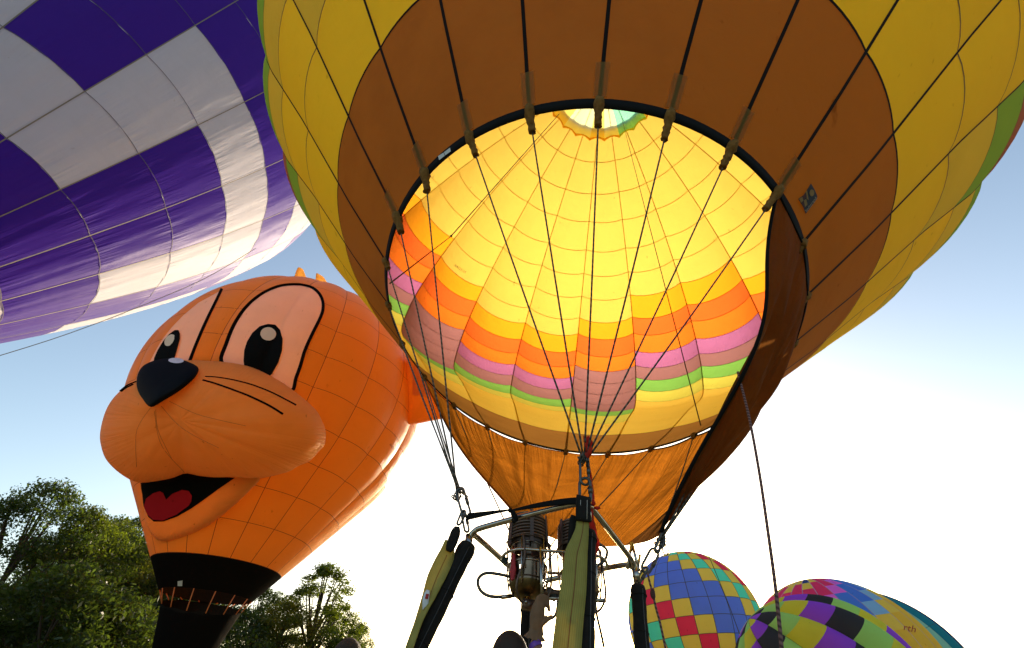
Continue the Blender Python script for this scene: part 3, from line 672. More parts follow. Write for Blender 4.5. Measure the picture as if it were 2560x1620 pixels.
carab(at(1462, 1212, ch('near', 0.02)), at(1460, 1138, ch('near', 0.05)), 0.058, 0.0068, Vector((1, 0.25, 0)))
carab(at(1463, 1262, ch('near', -0.01)), at(1462, 1195, ch('near', 0.02)), 0.072, 0.008, Vector((1, -0.5, 0)))
carab(at(1168, 1290, ch('left')), at(1148, 1222, ch('left', 0.02)), 0.06, 0.0066, Vector((1, 0.2, 0)))
carab(at(1168, 1330, ch('left')), at(1158, 1280, ch('left')), 0.034, 0.006, Vector((1, 0.6, 0)))
carab(at(1146, 1312, ch('left', -0.02)), at(1160, 1276, ch('left', -0.01)), 0.036, 0.006, Vector((1, -0.6, 0)))
carab(at(1610, 1430, ch('right')), at(1640, 1374, ch('right', 0.01)), 0.066, 0.0075, Vector((1, 0.2, 0)))
carab(at(1590, 1462, ch('right')), at(1616, 1418, ch('right')), 0.034, 0.0068, Vector((1, -0.6, 0)))
carab(at(1640, 1380, ch('right')), at(1658, 1336, ch('right', 0.02)), 0.036, 0.009, Vector((1, 0.5, 0)))
carab(at(1325, 1490, ch('rear')), at(1328, 1430, ch('rear')), 0.06, 0.0068, Vector((1, 0.2, 0)))
# gathered thimbles and shackles where the cables end
for k, (u, v) in {'near': (1462, 1150), 'left': (1147, 1233), 'right': (1650, 1352)}.items():
    m = MB(); c = at(u, v, ch(k, 0.03))
    for j in range(7):
        cc = c + Vector((random.uniform(-0.03, 0.03), random.uniform(-0.03, 0.03), random.uniform(-0.035, 0.03)))
        nrm = Vector((random.uniform(-1, 1), random.uniform(-1, 1), random.uniform(-1, 1))).normalized(); a1 = nrm.orthogonal().normalized(); a2 = nrm.cross(a1); rr = random.uniform(0.014, 0.026)
        m.tube([cc + (a1 * math.cos(t) + a2 * math.sin(t) * 1.4) * rr for t in np.linspace(0, 6.283, 15)[:-1]], 0.0045, 6, closed=True)
    m.build('cable_thimbles', DARKM, bf)
MB().tube(spline([at(1664, 1345, ch('right')), at(1656, 1368, ch('right')), at(1660, 1384, ch('right')), at(1668, 1386, ch('right')), at(1671, 1374, ch('right'))], 16), 0.0055, 7).build('hook', DARKM, bf)
for (u, v, k) in ((1138, 1250, 'left'), (1196, 1334, 'left')):
    MB().tube([at(u, v, ch(k)) + Vector((0.016 * math.cos(t), 0, 0.022 * math.sin(t))) for t in np.linspace(0, 6.283, 15)[:-1]], 0.0025, 5, closed=True).build('split_ring', DARKM, bf)
MB().tube([at(1151, 1228, ch('left', -0.03)), at(1171, 1242, ch('left', -0.03))], 0.0045, 7).build('toggle_pin', BRASS, bf)
# wicker basket under the uprights (out of the picture)
WICK = solid('wicker', (0.32, 0.19, 0.08), 0.8, noise=0.3, nscale=40, bump=0.8)
h2 = FH + 0.10; V = []
for z, s_ in ((-1.05, 1.0), (-1.10, 1.06), (-1.6, 1.0), (-2.02, 0.98)):
    for k in ('near', 'right', 'rear', 'left'): V.append(FM @ (CORN[k].normalized() * h2 * s_ + Vector((0, 0, z))))
z0 = min(v.z for v in V); V = [Vector((v.x, v.y, max(v.z, 0.02))) for v in V]
mk('basket', V, grid_faces(4, 4, True) + [(12, 13, 14, 15)], WICK, bf, smooth=False)

# webbing
def webbing_mat():
    m, n, L, out = newmat('yellow_webbing')
    p = nd(n, 'ShaderNodeBsdfPrincipled'); p.inputs['Roughness'].default_value = 0.85; p.inputs['Specular IOR Level'].default_value = 0.15
    uv = nd(n, 'ShaderNodeUVMap'); sx = nd(n, 'ShaderNodeSeparateXYZ'); L.new(uv.outputs[0], sx.inputs[0])
    ml = nd(n, 'ShaderNodeMath', operation='MULTIPLY'); L.new(sx.outputs[0], ml.inputs[0]); ml.inputs[1].default_value = 82
    sn = nd(n, 'ShaderNodeMath', operation='SINE'); L.new(ml.outputs[0], sn.inputs[0])
    tc = nd(n, 'ShaderNodeTexCoord'); nz = nd(n, 'ShaderNodeTexNoise'); nz.inputs['Scale'].default_value = 14; nz.inputs['Detail'].default_value = 7; L.new(tc.outputs['Object'], nz.inputs['Vector'])
    mp = nd(n, 'ShaderNodeMapRange'); L.new(sn.outputs[0], mp.inputs[0]); mp.inputs[1].default_value = -1; mp.inputs[3].default_value = 0; mp.inputs[4].default_value = 0.35
    ad = nd(n, 'ShaderNodeMath', operation='ADD'); L.new(mp.outputs[0], ad.inputs[0]); m2 = nd(n, 'ShaderNodeMath', operation='MULTIPLY'); L.new(nz.outputs['Fac'], m2.inputs[0]); m2.inputs[1].default_value = 0.7; L.new(m2.outputs[0], ad.inputs[1])
    mx = nd(n, 'ShaderNodeMix', data_type='RGBA'); L.new(ad.outputs[0], mx.inputs[0]); mx.inputs[6].default_value = (0.33, 0.305, 0.085, 1); mx.inputs[7].default_value = (0.15, 0.14, 0.035, 1)
    L.new(mx.outputs[2], p.inputs['Base Color'])
    t = nd(n, 'ShaderNodeBsdfTranslucent'); t.inputs[0].default_value = (0.16, 0.12, 0.02, 1)
    b = nd(n, 'ShaderNodeBump'); b.inputs['Strength'].default_value = 0.5; b.inputs['Distance'].default_value = 0.003; L.new(ad.outputs[0], b.inputs['Height']); L.new(b.outputs[0], p.inputs['Normal'])
    s2 = nd(n, 'ShaderNodeAddShader'); L.new(p.outputs[0], s2.inputs[0]); L.new(t.outputs[0], s2.inputs[1]); L.new(s2.outputs[0], out.inputs[0])
    return m
YW = webbing_mat(); STITCH = solid('red_thread', (0.22, 0.05, 0.03), 0.9); WTH = solid('white_thread', (0.6, 0.58, 0.52), 0.9)
yn = ch('near', -0.075)
st = empty('front_strap', at(1416, 1650, yn - 0.1), 'yellow webbing strap with black sleeve hanging from the near frame corner', 'strap', 'yellow webbing straps')
P = spline([at(1457, 1292, yn), at(1455, 1325, yn), at(1448, 1358, yn - 0.01), at(1441, 1385, yn - 0.02), at(1437, 1425, yn - 0.04), at(1433, 1475, yn - 0.06), at(1424, 1550, yn - 0.09), at(1414, 1650, yn - 0.13)], 30)
wd = [0.072, 0.078, 0.105, 0.128, 0.135, 0.138, 0.14, 0.142]; wl = [float(np.interp(i / 29, np.linspace(0, 1, 8), wd)) for i in range(30)]
MB().ribbon(P, Vector((1, 0.12, 0)), wl, 0.006).build('webbing', YW, st)
MB().tube([Vector(p) + Vector((0.004, -0.0055, 0)) for p in P], 0.0016, 4).build('stitching', STITCH, st)
P2 = [at(1459, 1242, yn + 0.005), at(1458, 1262, yn - 0.012), at(1458, 1303, yn - 0.012)]
MB().ribbon(spline(P2, 8), Vector((1, 0.1, 0)), 0.088, 0.018).build('sleeve', PAD, st)
for dx in (-0.018, 0.022):
    MB().tube([at(1459, 1250, yn - 0.022) + Vector((dx, 0, 0)), at(1458, 1298, yn - 0.022) + Vector((dx, 0, 0))], 0.0014, 4).build('stitching', WTH, st)
MB().ribbon(spline([at(1438, 1290, yn + 0.02), at(1432, 1330, yn + 0.02), at(1424, 1372, yn + 0.02)], 8), Vector((1, 0.3, 0)), [0.05, 0.06, 0.06, 0.055, 0.05, 0.04, 0.03, 0.012], 0.01).build('back_sleeve', PAD, st)
yl = ch('left', -0.10)
st2 = empty('side_strap', at(1016, 1650, yl - 0.3), 'folded yellow webbing strap with black end beside the left padded upright', 'strap', 'yellow webbing straps')
P = spline([at(1124, 1352, yl), at(1117, 1385, yl - 0.01), at(1106, 1410, yl - 0.03), at(1088, 1450, yl - 0.06), at(1073, 1490, yl - 0.09), at(1052, 1540, yl - 0.14), at(1030, 1600, yl - 0.2), at(1014, 1650, yl - 0.26)], 26)
MB().ribbon(P, [Vector((1, 0.5 * math.cos(i * 0.16), 0.35)) for i in range(26)], [float(np.interp(i / 25, [0, 0.15, 0.4, 0.6, 0.75, 1], [0.06, 0.105, 0.12, 0.10, 0.06, 0.055])) for i in range(26)], 0.007).build('webbing', YW, st2)
MB().tube([Vector(p) + Vector((0.004, -0.008, 0)) for p in P[4:18]], 0.0015, 4).build('stitching', STITCH, st2)
MB().ribbon(spline([at(1143, 1318, yl + 0.06), at(1138, 1335, yl + 0.03), at(1128, 1362, yl - 0.01), at(1121, 1378, yl - 0.02)], 10), Vector((1, 0.2, 0.2)), [0.03, 0.045, 0.06, 0.066, 0.066, 0.066, 0.062, 0.055, 0.045, 0.03], 0.016).build('end_loop', PAD, st2)
lb = MB().ribbon(spline([at(1070, 1475, yl - 0.12), at(1064, 1500, yl - 0.13), at(1062, 1532, yl - 0.12)], 6), Vector((1, 0.3, 0.3)), [0.018, 0.03, 0.036, 0.036, 0.03, 0.008], 0.002).build('care_label', PAPER, st2)
MB().ribbon([at(1069, 1485, yl - 0.128), at(1066, 1497, yl - 0.134)], Vector((1, 0.3, 0.3)), 0.018, 0.002).build('red_print', REDP, lb)
# black tie strap between left and near corner, red ribbon
ts = empty('tie_strap', at(1280, 1276, ch('near', 0.25)), 'thin black tie strap knotted across the top of the frame tube', 'strap')
MB().ribbon(spline([at(1168, 1292, ch('left')), at(1215, 1284, ch('left', -0.1)), at(1272, 1275, ch('near', 0.22))], 10), Vector((0, 0.2, 1)), [0.05, 0.048, 0.045, 0.04, 0.035, 0.03, 0.025, 0.02, 0.016, 0.012], 0.004).build('webbing', BLACK, ts)
MB().ribbon(spline([at(1280, 1276, ch('near', 0.2)), at(1340, 1264, ch('near', 0.12)), at(1400, 1255, ch('near', 0.05)), at(1448, 1252, ch('near', -0.01))], 12), Vector((0, 0.2, 1)), [0.012, 0.018, 0.024, 0.03, 0.034, 0.036, 0.038, 0.04, 0.042, 0.045, 0.048, 0.05], 0.004).build('webbing', BLACK, ts)
m = MB()
for (u, v, r) in ((1275, 1276, 0.014), (1283, 1284, 0.018), (1287, 1292, 0.02), (1285, 1301, 0.017), (1290, 1297, 0.016)): m.ellipsoid(at(u, v, ch('near', 0.18)), r, r, r * 1.2, nu=10, nv=7)
m.build('knot', BLACK, ts)
RIB = fab('red_ribbon', (0.55, 0.05, 0.03), 0.35, 0.3, bump=0.6)
rb = empty('red_streamer', at(1492, 1385, ch('near', 0.03)), 'crumpled red fabric streamer tied beside the near carabiners', 'streamer')
def crumple(P, w, nm, n=22):
    Q = spline(P, n); MB().ribbon(Q, [Vector((math.cos(0.5 * math.sin(i * 0.8)), 0.7 * math.sin(i * 0.7), 0.25 * math.sin(i))) for i in range(n)], w if not isinstance(w, list) else [float(np.interp(i / (n - 1), np.linspace(0, 1, len(w)), w)) for i in range(n)], 0.003).build(nm, RIB, rb)
y0 = ch('near', 0.045)
crumple([at(1462, 1090, y0), at(1466, 1098, y0 - 0.02), at(1471, 1120, y0 - 0.02), at(1469, 1145, y0)], [0.02, 0.045, 0.06, 0.03], 'loop')
crumple([at(1470, 1090, y0), at(1477, 1112, y0 + 0.01), at(1470, 1140, y0 + 0.02)], [0.015, 0.04, 0.02], 'loop', 14)
crumple([at(1471, 1160, y0 + 0.02), at(1474, 1190, y0 + 0.02), at(1479, 1220, y0 + 0.02), at(1482, 1255, y0 + 0.02)], [0.02, 0.032, 0.025, 0.03], 'tail')
crumple([at(1479, 1262, y0 + 0.01), at(1478, 1300, y0 + 0.0), at(1486, 1335, y0), at(1488, 1360, y0), at(1484, 1390, y0)], [0.03, 0.035, 0.04, 0.055, 0.03], 'tail')
m = MB().ellipsoid(at(1484, 1258, y0), 0.013, 0.012, 0.016, nu=10, nv=7); m.ellipsoid(at(1493, 1270, y0 - 0.01), 0.022, 0.01, 0.011, nu=10, nv=7); m.build('knot', RIB, rb)

# ------------------------------------------------------------------ hanging ropes
RR = rope_mat('red_black_rope', (0.035, 0.012, 0.012), (0.20, 0.10, 0.09), 22)
def rope(name, P, r, label, cat, mat, n=30, knot=None, group=None):
    m = MB().tube(spline(P, n), r, 8)
    if knot: m.ellipsoid(knot, r * 2.4, r * 2.2, r * 4.2, nu=10, nv=8); m.ellipsoid(Vector(knot) + Vector((0.004, 0, r * 2)), r * 1.9, r * 1.8, r * 2.6, nu=10, nv=8)
    return m.build(name, mat, None, label=label, cat=cat, group=group)
pA = hit(SCB, 1852, 935, 0.03) or at(1852, 935, 4)
rope('drop_rope', [pA, at(1872, 1040, pA.y - 0.10), at(1898, 1180, pA.y - 0.22), at(1920, 1330, pA.y - 0.33), at(1940, 1480, pA.y - 0.42), at(1960, 1680, pA.y - 0.50)], 0.0095, 'long dark red braided rope hanging free from the brown scoop', 'rope', RR)
yq = ch('right', -0.02)
rope('corner_rope', [at(1619, 1432, yq), at(1624, 1455, yq), at(1632, 1484, yq), at(1640, 1520, yq - 0.02), at(1652, 1565, yq - 0.05), at(1672, 1660, yq - 0.1)], 0.0075, 'short knotted red rope tied to the right frame corner', 'rope', RR, knot=at(1632, 1486, yq - 0.01))
THIN = solid('pale_line', (0.30, 0.24, 0.18), 0.8)
rope('tether_line', [at(-60, 907, 9), at(160, 838, 9.6), at(360, 762, 10.3), at(520, 692, 11), at(640, 620, 11.6)], 0.010, 'thin pale line slanting across the blue sky below the purple balloon', 'line', THIN, n=20)
# ------------------------------------------------------------------ orange animal-face balloon
OR1 = fab('fox_orange_nylon', (0.90, 0.36, 0.045), 0.40, 0.42, fres=0.3, pucker=0.5, stain=0.10)
OR2 = fab('apricot_nylon', (0.94, 0.39, 0.085), 0.40, 0.48, pucker=0.9, stain=0.18, bump=0.2, fres=0.12, wr_u=60, wr_v=2)
EYEW = fab('eye_cream_nylon', (0.95, 0.72, 0.60), 0.48, 0.5)
BLK = fabric('black_nylon', (0.0035, 0.0035, 0.004), (0.001, 0.001, 0.001), gloss=0.003, grough=0.4, stain=0, fres=0.03)
NAVYB = fabric('nose_black_nylon', (0.004, 0.004, 0.007), (0.001, 0.001, 0.001), gloss=0.006, grough=0.45, stain=0, fres=0.05)
TONG = fab('tongue_red_nylon', (0.42, 0.012, 0.02), 0.2, 0.4)
GLINT = fab('glint_nylon', (0.95, 0.68, 0.54), 0.1, 0.88)
TUFT = fab('tuft_yellow_nylon', (0.85, 0.52, 0.14), 0.5, 0.4)
DSEAM = solid('dark_brown_thread', (0.20, 0.045, 0.008), 0.8)
qC = old((-11.079, 19.103, 3.975)); qN = (_r2 @ Vector((0.051, 0.05, 1)).normalized()).normalized()
tocam_ = (CAM - qC); tocam_ -= qN * tocam_.dot(qN); q1 = tocam_.normalized(); q2 = qN.cross(q1)
fs, fr_, fz_ = profile(0.665, 5.365, 19.043, 1.001, 1.53)
fox = Env(qC, qN, q1, q2, fs, fr_, fz_, 20, math.pi / 20 * 0.6, lambda t: 0.10 * np.clip((t - 2.5) / 4, 0, 1) * np.clip((19 - t) / 4, 0, 1))
fx = empty('animal_balloon', qC - qN * 3.0, 'orange balloon shaped as a cartoon animal head with muzzle, eyes and black nose', 'balloon')
FROWS = [0, 1.15] + list(np.linspace(1.15, 19.04, 15)[1:])
def zz(pts, x0, y0, s): return [(x0 + p[0] * s, y0 + p[1] * s) for p in pts]
EY = lambda pts: zz(pts, 340, 660, 0.2231)
MZ = lambda pts: zz(pts, 240, 860, 0.3412)
def shrink(poly, d):
    cx = sum(p[0] for p in poly) / len(poly); cy = sum(p[1] for p in poly) / len(poly); out_ = []
    n = len(poly)
    for i in range(n):
        a, b = poly[i - 1], poly[(i + 1) % n]; tx, ty = b[0] - a[0], b[1] - a[1]; l = math.hypot(tx, ty) or 1; nx, ny = -ty / l, tx / l
        if (cx - poly[i][0]) * nx + (cy - poly[i][1]) * ny < 0: nx, ny = -nx, -ny
        out_.append((poly[i][0] + nx * d, poly[i][1] + ny * d))
    return out_
reye = EY([(955, 1100), (1010, 900), (1100, 680), (1230, 490), (1390, 350), (1560, 265), (1700, 235), (1850, 235), (1980, 270), (2060, 340), (2100, 430), (2100, 530), (2060, 640), (1980, 800), (1900, 980), (1850, 1150), (1800, 1290), (1760, 1420), (1640, 1400), (1480, 1330), (1300, 1260), (1100, 1200)])
leye = EY([(985, 292), (945, 290), (905, 318), (700, 432), (530, 575), (405, 705), (300, 840), (215, 980), (150, 1100), (130, 1180), (400, 1230), (590, 1190), (628, 1080), (700, 900), (800, 665), (900, 460)])
lwhite = EY([(955, 300), (905, 328), (700, 440), (530, 583), (405, 713), (300, 848), (222, 980), (160, 1100), (140, 1180), (400, 1220), (570, 1180), (608, 1080), (682, 890), (782, 655), (880, 455), (940, 330)])
def inpoly(P, x, y):
    c = False
    for (x0, y0), (x1, y1) in zip(P, P[1:] + P[:1]):
        if (y0 > y) != (y1 > y) and x < (x1 - x0) * (y - y0) / (y1 - y0) + x0: c = not c
    return c
_cutR, _cutL = shrink(reye, 4.0), shrink(lwhite, 1.0)
muz = MZ([(300, 250), (220, 310), (150, 370), (90, 450), (50, 550), (28, 670), (40, 760), (70, 840), (130, 910), (200, 965), (270, 1003), (350, 1016), (450, 1005), (560, 985), (655, 952), (760, 972), (880, 985), (1020, 985), (1130, 992), (1200, 987), (1400, 940), (1480, 895), (1565, 858), (1640, 780), (1676, 735), (1683, 640), (1655, 560), (1600, 470), (1440, 335), (1290, 238), (1150, 172), (1050, 146), (940, 130), (850, 125), (700, 118), (560, 125), (440, 150), (350, 200)])
jaw = MZ([(335, 1000), (345, 1100), (352, 1200), (362, 1305), (400, 1382), (450, 1430), (500, 1447), (560, 1440), (700, 1392), (850, 1312), (1000, 1192), (1120, 1080), (1205, 975), (1100, 930), (900, 930), (655, 920), (450, 960)])
_cutM, _cutJ = shrink(muz, 22), shrink(jaw, 16)
def eyecut(x, y): return inpoly(_cutR, x, y) or inpoly(_cutL, x, y) or inpoly(_cutM, x, y) or inpoly(_cutJ, x, y)
def eyefine(g, k):
    P = fox.pt(np.array([g + 0.5]), np.array([(FROWS[k] + FROWS[k + 1]) / 2]))[0]; x, y = pix(P)
    return 300 < x < 880 and 640 < y < 1420 and (Vector(P) - Vector(qC)).dot(q1) > -0.5
full = Env(fox.C, fox.n, fox.e1, fox.e2, fox.S, fox.R, fox.Z, fox.N, fox.ph, fox.bulge)
gg, tt_ = np.meshgrid(np.linspace(0, 20, 241), np.linspace(0.0, 19.0, 120)); PP = full.pt(gg, tt_).reshape(-1, 3)
FB = BVHTree.FromPolygons([Vector(p) for p in PP], grid_faces(241, 120))      # the whole head, for laying things on it
fox.build(fx, FROWS, lambda g, k: BLK if k == 0 else OR1, nu=7, nv=5, cap=296, tape=0.02, tmat=DSEAM, seam=0.016, smat=DSEAM, tape_from=1.15, fine=eyefine, cut=eyecut)
def rim_stroke(poly, w):
    P = [tuple(p) for p in spline(poly, 90, True)]; P = P + P[:1]; C = [hit(FB, *p, 0.06) for p in P]
    runs = [[]]
    for c in C:
        if c is None: runs.append([])
        else: runs[-1].append(c)
    for r_ in runs:
        if len(r_) < 3: continue
        V = []
        for i, c in enumerate(r_):
            t = (r_[min(i + 1, len(r_) - 1)] - r_[max(0, i - 1)]).normalized(); vw = (CAM - c).normalized(); sd_ = t.cross(vw).normalized(); V += [c - sd_ * w / 2, c + sd_ * w / 2]
        mk('eye_outline', V, [(2 * i, 2 * i + 1, 2 * i + 3, 2 * i + 2) for i in range(len(r_) - 1)], BLK, fx)
rim_stroke(shrink(reye, 2.5), 0.12)
stripe('eye_outline', EY([(972, 288), (900, 440), (792, 660), (691, 895), (618, 1085), (590, 1160)]), 0.10, FB, 0.06, BLK, fx, 20)
ew = decal('eye_white', shrink(reye, 2.0), FB, 0.02, EYEW, fx, step=12)
ei = decal('iris', EY([(1222, 1200), (1212, 1090), (1218, 980), (1250, 880), (1310, 780), (1390, 710), (1480, 683), (1560, 692), (1620, 750), (1648, 850), (1640, 980), (1600, 1110), (1530, 1235), (1460, 1300), (1330, 1280)]), FB, 0.07, BLK, ew, step=10)
decal('eye_glint', EY([(1482 + 84 * math.cos(a) + 10 * math.sin(a), 797 + 73 * math.sin(a) - 8 * math.cos(a)) for a in np.linspace(0, 6.283, 21)[:-1]]), FB, 0.095, GLINT, ew, step=8)
lw = decal('eye_white', lwhite, FB, 0.02, EYEW, fx, step=10)
decal('iris', EY([(212, 1130), (225, 1060), (262, 975), (320, 878), (390, 795), (450, 752), (490, 752), (512, 790), (512, 850), (490, 930), (455, 1055), (400, 1180), (300, 1190)]), FB, 0.07, BLK, lw, step=9)
decal('eye_glint', EY([(400 + 62 * math.cos(a) * 0.62 + 44 * math.sin(a), 868 - 62 * math.cos(a) + 44 * math.sin(a) * 0.42) for a in np.linspace(0, 6.283, 19)[:-1]]), FB, 0.095, GLINT, lw, step=7)
# inflated pieces: a cushion over an outline, seated on the head
def depth_plane(poly, bvh, push=0.0):
    A = []; B_ = []
    for u, v in poly:
        d = ray(u, v); h = bvh.ray_cast(CAM, d)
        if h[0] is not None: A.append((u / 1000, v / 1000, 1)); B_.append(1 / h[3])
    c = np.linalg.lstsq(np.array(A), np.array(B_), rcond=None)[0]
    return lambda u, v: 1 / (c[0] * u / 1000 + c[1] * v / 1000 + c[2]) - push
def cushion(name, poly, ctr, tf, H, mat, parent, nA=72, nR=14, back=0.5, crease=None, pw=0.5, openb=False):
    out_ = spline(poly, nA, True); V = []; U = []; c = np.array(ctr, float)
    for side in (0, 1):
        for j in range(nR + 1):
            rho = math.sin(math.pi / 2 * j / nR) if side == 0 else math.sin(math.pi / 2 * (nR - j) / nR)
            for i in range(nA):
                p = c + (np.array(out_[i]) - c) * max(rho, 1e-3); h = H * max(0, 1 - rho * rho) ** pw
                if crease: h -= crease(p[0], p[1], rho); h *= 1 + 0.022 * abs(math.sin(11 * math.pi * i / nA)) * min(1, 2 * rho) - 0.006
                t = tf(p[0], p[1]) + (-h if side == 0 else back * H * max(0, 1 - rho * rho) ** 0.5)
                V.append(CAM + ray(p[0], p[1]) * t); U.append((i / nA * 3, 0.5 + 0.5 * rho ** 3))
    Fc = grid_faces(nA, 2 * (nR + 1), True)
    if openb:      # the back is open to the hot air inside the head
        Fc = [f for q, f in enumerate(Fc) if q // nA <= nR + 2 or hit(FB, *pix(sum((V[i] for i in f), Vector()) / 4)) is None]
        us = sorted(set(i for f in Fc for i in f)); rm_ = {a_: b_ for b_, a_ in enumerate(us)}; V = [V[i] for i in us]; U = [U[i] for i in us]; Fc = [tuple(rm_[i] for i in f) for f in Fc]
    Fc = [tuple(reversed(f)) for f in Fc]
    return mk(name, V, Fc, mat, parent, uv=U)
tf = depth_plane([p for p in muz], FB, 0.35)
def crs(u, v, rho):
    x, y = (u - 240) / 0.3412, (v - 860) / 0.3412
    xc = 400 + max(0, y - 460) * 0.52; d = (x - xc) / 120
    return 0.50 * math.exp(-d * d) * max(0, min(1, (y - 420) / 350)) * max(0, 1 - rho ** 6)
muzzle = cushion('muzzle', muz, MZ([(620, 560)])[0], tf, 3.0, OR2, fx, nA=110, nR=18, crease=crs, back=0.55, openb=True)
MBV = bvh_of(muzzle)
nose = MZ([(297, 270), (312, 205), (352, 155), (430, 120), (530, 103), (610, 110), (700, 140), (748, 172), (745, 212), (705, 268), (610, 345), (500, 412), (403, 462), (340, 400), (305, 335)])
tn = depth_plane([(p[0] * 0.8 + 415 * 0.2, p[1] * 0.8 + 945 * 0.2) for p in nose], MBV, 0.05)
ns = cushion('nose', nose, MZ([(500, 270)])[0], tn, 0.85, NAVYB, fx, nA=60, nR=10, back=1.2)
NB = bvh_of(ns)
decal('nose_glint', MZ([(588 + 56 * math.cos(a), 127 + 19 * math.sin(a) + 3 * math.cos(a)) for a in np.linspace(0, 6.283, 21)[:-1]]), NB, 0.03, fab('lilac_nylon', (0.62, 0.52, 0.60), 0.2, 0.7), ns, step=6)
stripe('whisker', MZ([(800, 243), (870, 246), (1000, 266), (1150, 306), (1300, 366), (1463, 452)]), (0.03, 0.05), MBV, 0.03, BLK, fx, 20)
stripe('whisker', MZ([(782, 268), (900, 302), (1100, 376), (1250, 446), (1368, 517)]), (0.05, 0.065), MBV, 0.03, BLK, fx, 20)
stripe('whisker', MZ([(302, 278), (235, 306), (180, 350)]), 0.05, MBV, 0.03, BLK, fx, 8)
stripe('whisker', MZ([(280, 298), (225, 325), (190, 352)]), 0.05, MBV, 0.03, BLK, fx, 8)
for k_, (a, b, c) in enumerate((((400, 470), (300, 640), (300, 900)), ((440, 480), (460, 640), (560, 850)), ((480, 455), (640, 620), (900, 760)), ((540, 420), (760, 520), (1100, 600)), ((430, 490), (480, 740), (650, 940)))):
    stripe('muzzle_seam', MZ([a, b, c]), 0.011, MBV, 0.012, solid('tan_thread', (0.42, 0.17, 0.045), 0.8), muzzle, 14)
tj = depth_plane(jaw, FB, 0.15)
jw = cushion('jaw', jaw, MZ([(620, 1140)])[0], tj, 0.55, OR2, fx, nA=72, nR=10, back=2.0, pw=0.4, openb=True)
JB = bvh_of(jw)
mo = decal('mouth', MZ([(335, 1018), (450, 1005), (560, 985), (655, 940), (760, 965), (880, 975), (1022, 981), (960, 1022), (900, 1062), (780, 1150), (700, 1205), (600, 1262), (500, 1298), (430, 1298), (390, 1265), (357, 1190), (342, 1100)]), JB, 0.03, BLK, fx, step=10)
decal('tongue', MZ([(365, 1190), (380, 1130), (430, 1090), (480, 1075), (505, 1090), (525, 1137), (570, 1095), (640, 1068), (690, 1075), (712, 1110), (708, 1150), (690, 1180), (600, 1245), (500, 1288), (430, 1282), (390, 1245)]), JB, 0.06, TONG, mo, step=9)
# ear, tufts and back bulge
et = (at(1045, 1000, qC.y - 0.6) - CAM).length
ear = cushion('ear', [(1022, 880), (1060, 885), (1098, 940), (1140, 1030), (1132, 1041), (1080, 1052), (1030, 1061), (1015, 1056), (1012, 1020), (1014, 970), (1016, 920)], (1065, 985), lambda u, v: et, 0.8, OR1, fx, nA=60, nR=10, back=1.0)
EB = bvh_of(ear)
decal('ear_lining', [(1036, 898), (1058, 900), (1092, 948), (1112, 984), (1080, 990), (1033, 988), (1032, 940)], EB, 0.03, OR2, ear, step=9)
def tuft(poly, y, th):
    c = spline(poly, 26, True); P = [at(u, v, y) for u, v in c]; cc = sum(P, Vector()) / len(P); V = [cc + Vector((0, -th, 0)), cc + Vector((0, th, 0))] + P; n = len(P)
    return mk('tuft', V, [(0, 2 + i, 2 + (i + 1) % n) for i in range(n)] + [(1, 2 + (i + 1) % n, 2 + i) for i in range(n)], TUFT, fx)
tuft([(735, 700), (738, 685), (742, 674), (747, 668), (757, 673), (760, 679), (764, 690), (768, 705), (752, 712)], qC.y + 2.2, 0.12)
tuft([(788, 712), (789, 698), (791, 683), (800, 687), (808, 692), (815, 702), (820, 716), (804, 722)], qC.y + 2.2, 0.12)
# skirt, lines and tag under the animal
def foxpt(a, r, z): return qC + qN * z + (q1 * math.cos(a) + q2 * math.sin(a)) * r
V = []; U = []; nA = 48
for j in range(7):
    t = j / 6
    for i in range(nA):
        a = 2 * math.pi * i / nA; V.append(foxpt(a, 1.30 + (0.62 - 1.30) * t + 0.02 * math.sin(a * 10) * (1 - t), -0.30 - 0.30 * math.cos(a) * (1 - t) - 2.5 * t - (0.05 * abs(math.sin(a * 5)) if j == 0 else 0))); U.append((i / nA * 6, t))
mk('skirt', V, grid_faces(nA, 7, True), BLK, fx, uv=U)
OCORD = solid('orange_line', (0.55, 0.16, 0.05), 0.7)
for i in range(14):
    a = 2 * math.pi * (i + 0.3) / 14
    MB().tube([foxpt(a, 1.52, 0.02), foxpt(a, 1.31, -0.33 - 0.30 * math.cos(a))], 0.018, 5).build('suspension_line', OCORD, fx)
decal('care_label', [(446, 1452), (458, 1450), (457, 1464), (446, 1464)], FB, 0.03, solid('white_tag', (0.5, 0.5, 0.5), 0.6), fx, step=6)
lettering('registration', 'N5427R', (972, 1111), (981, 1125), 6, FB, 0.03, solid('dark_print', (0.10, 0.03, 0.01), 0.8), fx)
mk('basket', [foxpt(a, 0.62, z) for z in (-2.4, -3.5) for a in (0.8, 2.37, 3.94, 5.51)], grid_faces(4, 2, True) + [(7, 6, 5, 4)], WICK, fx, smooth=False)

